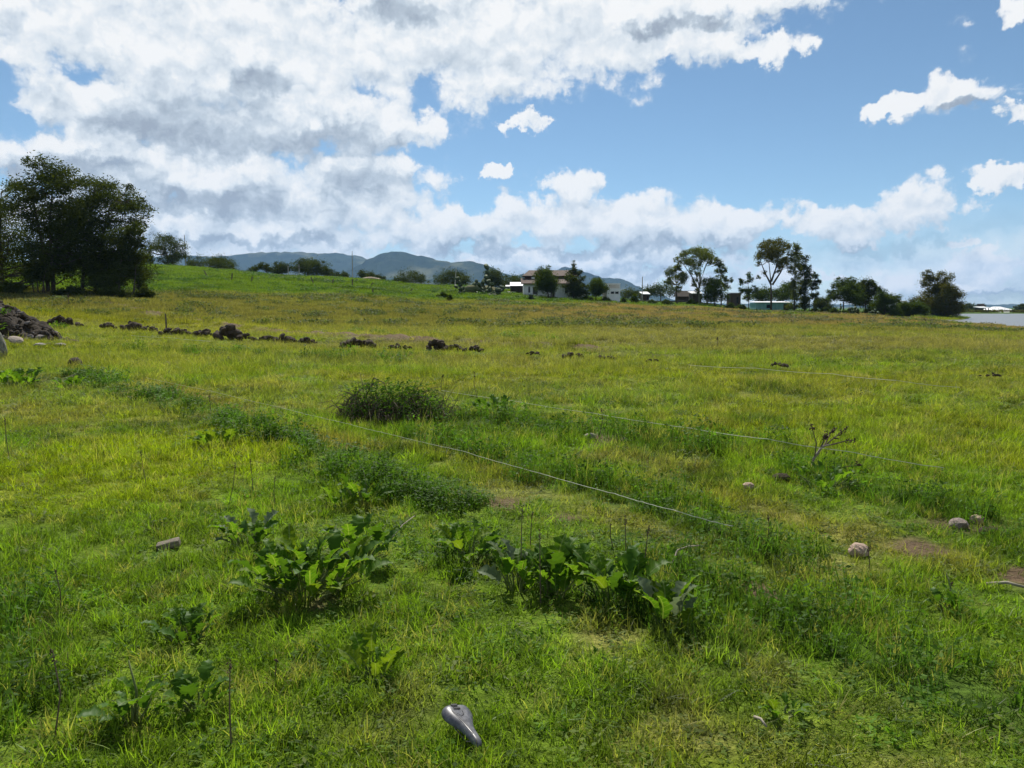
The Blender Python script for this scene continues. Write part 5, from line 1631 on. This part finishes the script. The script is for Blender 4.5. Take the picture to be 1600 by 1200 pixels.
weed(335, 700, .34, 16, .20, dict(yy=4, g=1, ddd=.7), 'yellow-green lobed weed at the edge of the dark weed strip', 4, tallf=.45)
weed(738, 880, .26, 13, .18, dict(g=4, ddd=1, yy=1), 'lobed weed at the start of the weed row', 5, tallf=.9)
weed(808, 920, .24, 13, .18, dict(g=3, ddd=1.5, pppp=2.0), 'lobed weed in the row with mildewed bluish-white leaves', 6, tallf=.9)
weed(868, 930, .25, 15, .20, dict(g=4, ddd=2, pppp=.5), 'tall lobed weed in the middle of the weed row', 7, up=(45, 82), tallf=1.0)
weed(955, 940, .30, 18, .19, dict(g=4, ddd=1.6, pppp=.5, yy=.5), 'broad lobed weed fourth along the weed row', 8, tallf=.9)
weed(1042, 985, .20, 9, .20, dict(g=3, yy=1, pppp=1.4), 'last lobed weed of the row with upright pale-ribbed leaves', 9, up=(55, 85), tallf=.8)
weed(585, 1060, .17, 8, .15, dict(yy=5, g=1.5), 'small weed of few upright yellow-green leaves near the saddle', 10, up=(50, 88), tallf=.7)
weed(290, 1000, .22, 13, .13, dict(ddd=3, g=2), 'small dark lobed weed in a shaded hollow', 11, tallf=.6)
weed(208, 1130, .14, 8, .13, dict(ddd=3, g=1.5), 'small dark weed on a short stalk in long grass', 12, stalk=.25, tallf=1.1)
weed(312, 1110, .15, 8, .13, dict(g=2, ddd=2, yy=.5), 'little mid-green weed in long grass beside the stalked one', 13, tallf=.8)
weed(25, 605, .95, 34, .26, dict(g=4, ddd=2, yy=.6), 'wide leafy weed clump in front of the lichened stone', 14, tallf=.45)
weed(110, 608, .42, 12, .20, dict(g=3, ddd=2), 'small leafy weed below the dark round lump', 15, tallf=.5)
weed(570, 790, .24, 12, .15, dict(g=2, ddd=3, yy=.8), 'dark leafy weed at the end of the weed strip', 16, tallf=1.1, stalk=.3)
weed(770, 645, .55, 18, .17, dict(ddd=4, g=2), 'dark low weed with a brown seed stalk beside the brush pile', 17, tallf=.4)
weed(530, 795, .2, 9, .14, dict(yy=2, g=2), 'pale green young weed just before the end of the weed strip', 18, tallf=.7)
weed(1290, 765, .4, 16, .12, dict(ddd=2, g=3), 'low dark weed tuft around the foot of the leaning dead stalk', 19, tallf=.5, up=(40, 80))
weed(1480, 955, .12, 6, .10, dict(ddd=3, g=1), 'tiny dark weed with reddish tip near the bare patch', 20, tallf=.9, stalk=.2)
weed(1222, 1118, .10, 6, .085, dict(g=3, yy=1), 'tiny fresh green weed low in the front grass', 21, tallf=.5)
weed(90, 515, 1.0, 20, .3, dict(g=3, ddd=2), 'leafy green weed between rubble heap and first soil heap', 22, tallf=.5)
weed(30, 500, .9, 18, .3, dict(g=3, ddd=3), 'leafy weed growing on the slope of the rubble heap', 23, tallf=.5).location = (-23.6, 33.3, H(-23.6, 33.3) + .75)
weed(30, 500, .8, 20, .24, dict(g=3, ddd=2), 'leafy weed low on the rubble heap flank beside the beige slab', 24, tallf=.6).location = (-22.6, 33.0, H(-22.6, 33.0) + .45)
weed(30, 500, .7, 18, .24, dict(g=2, ddd=3), 'dark leafy weed on the shoulder of the rubble heap', 25, tallf=.6).location = (-23.0, 34.2, H(-23.0, 34.2) + 1.05)

# ------------------------------------------------------------------ dry stalks and brush
DRY = plain('dry_stalk', (.075, .055, .035), (.16, .12, .08), 14, .95)
DRYP = plain('bleached_stalk', (.19, .165, .12), (.34, .30, .23), 14, .9)
SEED = plain('brown_seed_head', (.040, .026, .016), (.10, .065, .04), 14, .95)
def seedheads(mb, rng, a, b, n, s):
    for i in range(n):
        f = rng.uniform(0, 1)
        p = a * (1 - f) + b * f + rng.normal(0, s * .8, 3)
        d = rng.normal(0, 1, 3)
        d = d / np.linalg.norm(d) * s
        mb.tube([p - d, p, p + d], [s * .2, s * .5, s * .1], 5)
def stalk(px, py, hpx, lean, label, seed, head=.3, n=9):
    b = gp(px, py)
    k = np.linalg.norm(b - (0, 0, EYE)) / FPX
    root = empty('dry_stalk', b)
    tag(root, label, 'stalk', 'thin dry stalks in the meadow')
    rng = np.random.default_rng(seed)
    h, l = hpx * k, lean * k
    t = np.array((l, rng.normal(0, .1) * h, h))
    m1 = t * .5 + np.array((rng.normal(0, .05) * h, 0, 0))
    MB().tube([(0, 0, -.02), m1, t], [max(.0035, .5 * k), max(.003, .45 * k), max(.002, .3 * k)], 5).build('stem', DRY, root)
    m = MB()
    seedheads(m, rng, m1 + (t - m1) * (1 - head), t, n, max(.006, k * 1.1))
    m.build('seed_head', SEED, root)
STK = [(845, 945, 118, -2, 'tallest thin dark stalk in the weed row'), (813, 925, 130, 3, 'thin dark stalk rising from the mildewed weed'), (828, 860, 60, 4, 'short dark stalk behind the weed row'), (978, 900, 95, -4, 'thin stalk rising behind the broad weed of the row'), (1003, 905, 85, 6, 'leaning stalk behind the broad weed of the row'), (960, 860, 40, -6, 'short bent stalk beyond the weed row'),
       (85, 1150, 110, 2, 'tall thin stalk alone in the dark long grass'), (362, 1180, 130, 4, 'tall reddish stalk beyond the little mid-green weed'), (95, 960, 60, -3, 'short dry stalk by the shaded hollow'), (430, 1075, 40, 2, 'stubby brown stalk near the small yellow weed'), (357, 790, 60, 8, 'slanting stalk over the whitish weed'), (395, 770, 50, -5, 'dark stalk rising between weed strip and whitish weed'),
       (230, 760, 50, -8, 'bent stalk in the smooth bright grass'), (15, 720, 55, -6, 'bent stalk in grass below the leafy weed clump'), (430, 790, 45, 3, 'brown-tipped stalk nearest the dark weed strip'), (1192, 865, 60, 3, 'stalk near the small reddish stone'), (1485, 945, 30, 1, 'rust-brown dock spike by the bare patch'), (747, 625, 44, -6, 'brown dock stalk beside the brush pile'),
       (937, 678, 40, 2, 'green-brown stalk behind the flat pale stone'), (690, 612, 26, 3, 'fine stalk rising behind the brush pile'), (1120, 545, 16, 1, 'small dark stalk out in the far meadow'), (330, 650, 30, -2, 'stalk rising from the dark weed strip'), (108, 478, 14, 0, 'single dark sprig in the beige meadow'), (1360, 905, 45, -4, 'dry stalk just past the largest reddish stone')]
for i, a in enumerate(STK):
    stalk(*a, 600 + i)

def dead_stalk():
    b = gp(1262, 738)
    k = np.linalg.norm(b - (0, 0, EYE)) / FPX
    root = empty('dead_thistle', b)
    tag(root, 'leaning dead thistle stalk with dark seed heads and bleached stem', 'dead plant')
    rng = np.random.default_rng(9)
    def q(px, py, dy=0.):
        return np.array(((px - 1262) * k, dy, (738 - py) * k))
    MB().tube([(0, 0, -.05), q(1270, 718), q(1282, 700), q(1294, 698, .02)], [.016, .014, .011, .008], 6).build('stem', DRYP, root, smooth=True)
    br = [[q(1282, 702), q(1300, 690, .05), q(1322, 676, .1)], [q(1276, 712), q(1284, 690), q(1287, 678, -.03)], [q(1271, 716), q(1270, 695, -.05), q(1260, 668, -.08)], [q(1294, 698), q(1310, 690, -.08), q(1320, 688, -.12)], [q(1272, 728), q(1300, 728, -.12), q(1325, 720, -.2)], [q(1284, 700), q(1300, 684, .12), q(1312, 676, .16)]]
    for i, c in enumerate(br):
        MB().tube(c, [.008, .006, .003], 5).build('branch', DRY, root)
        m = MB()
        seedheads(m, rng, c[1] if i not in (2, 4) else c[1] * .25 + c[2] * .75, c[2], 26 if i in (0, 1) else 13, .014)
        m.build('seed_head', SEED, root)
dead_stalk()

def brush():
    b = gp(612, 662)
    k = np.linalg.norm(b - (0, 0, EYE)) / FPX
    root = empty('brush_pile', b)
    tag(root, 'dark tangled pile of dead brushwood in the meadow', 'brush pile')
    rng = np.random.default_rng(12)
    W = 84 * k
    TW = plain('dead_twigs', (.060, .047, .028), (.15, .12, .075), 9, .95)
    fine = MB()
    lobes = [(-.62, .30, .34, .62), (-.05, .20, .34, .60), (.35, .26, .36, .66), (.72, .14, .28, .36), (-.38, .05, .30, .45), (.1, -.1, .3, .4)]
    for i in range(1100):
        c = lobes[rng.integers(0, 6)]
        a, r = rng.uniform(0, 6.283), math.sqrt(rng.uniform(0, 1))
        p = np.array((c[0] * W + r * c[2] * W * math.cos(a), c[1] * W + r * .3 * W * math.sin(a), 0))
        top = 92 * k * c[3] * (1 - .55 * r * r) * rng.uniform(.3, 1.15)
        d = rng.normal(0, 1, 3) * (1, .8, .3)
        L = rng.uniform(.12, .42)
        d = d / np.linalg.norm(d) * L
        z = rng.uniform(.05, 1) * top
        e = p + d
        fine.tube([p + (0, 0, max(z - .1, 0)), p + d * .5 + (0, 0, z + rng.uniform(0, .12)), e + (0, 0, max(z + rng.normal(-.05, .1), .0))], [.0065, .005, .003], 4, cap=False)
    t = fine.build('twigs', TW, root)
    t['kind'] = 'stuff'
    for (x0, z0, x1, z1, x2, z2) in ((540, 650, 565, 605, 590, 612), (560, 655, 580, 598, 600, 605), (575, 618, 578, 596, 590, 608), (620, 650, 645, 606, 672, 640), (630, 655, 655, 602, 678, 650), (600, 660, 625, 612, 668, 628), (655, 640, 668, 612, 690, 655), (535, 640, 552, 615, 575, 640)):
        q = lambda x, z, y=0.: np.array(((x - 612) * k, y, max((662 - z) * k * 1.1 - .02, 0)))
        y = rng.uniform(-.1, .4)
        a, m1, e = q(x0, z0, y), q(x1, z1, y + rng.normal(0, .1)), q(x2, z2, y + rng.normal(0, .2))
        pts = [a * (1 - f) ** 2 + m1 * 2 * f * (1 - f) * 1.15 + e * f * f for f in np.linspace(0, 1, 8)]
        MB().tube(pts, list(np.linspace(.014, .006, 8)), 6).build('branch', TW, root)
    V, Q, A = join([blades(rng, 420, .55, .12, .32, .008, .5, 3, .2), herb(rng, 900, .55, .36, .022, 0, 1.)])
    V = V * (1.3, .55, 1)
    g = link('grass_inside', np_mesh('grass_inside', V + (.05, 0.0, 0), Q, {'v': ('FLOAT', A.astype(np.float32))}), root, W_DARK)
    g['kind'] = 'stuff'
    V, Q, A = join([herb(rng, 1500, .5, .55, .026, 0, 1.), herb(rng, 900, .35, .62, .022, 0, 1.)])
    g = link('weed_leaves', np_mesh('weed_leaves', V * (1.35, .6, 1) + (-.05, .1, 0), Q, {'v': ('FLOAT', A.astype(np.float32))}), root, W_DARK)
    g['kind'] = 'stuff'
brush()

def stick(label, pix, r, m_, lift=.04):
    pts = [gp(*q) + (0, 0, l) for q, l in zip(pix, lift)]
    o = pts[0].copy()
    mb = MB().tube([q - o for q in pts], [r, r * .9] + [r * .7] * (len(pts) - 2), 6)
    tag(mb.build('stick', m_, loc=o, smooth=True), label, 'stick')
stick('pale bent stick beyond the end of the weed row', [(1050, 885), (1058, 872), (1075, 868), (1096, 864)], .006, DRYP, (.0, .05, .06, .05))
stick('long bleached stick at the edge of the bare patch', [(1540, 918), (1572, 921), (1605, 927)], .010, DRYP, (.02, .04, .03))
stick('short straw-coloured stick low in the front grass', [(1178, 1140), (1188, 1148), (1197, 1156)], .006, DRYP, (.05, .06, .05))
stick('thin pale stick slanting in grass past the pale-leaved weed', [(612, 855), (630, 842), (648, 832)], .004, DRYP, (.06, .1, .12))
stick('thin brown stick beside the dark round lump', [(100, 597), (115, 592), (128, 588)], .010, DRYP, (.06, .08, .08))

# ------------------------------------------------------------------ the air between here and the hills
def haze():
    m, t, out = mat('hazy_air')
    pv = t.node('ShaderNodeVolumePrincipled')
    pv.inputs['Color'].default_value = (.34, .60, 1.0, 1)
    pv.inputs['Density'].default_value = HAZE
    pv.inputs['Anisotropy'].default_value = 0.25
    t.l.new(pv.outputs[0], out.inputs['Volume'])
    o = MB().box((-9300, -9300, -14), (9300, 9300, 520)).build('haze', m)
    tag(o, 'thin pale haze in the air', 'haze', kind='stuff')
HAZE = 0.62e-4
haze()
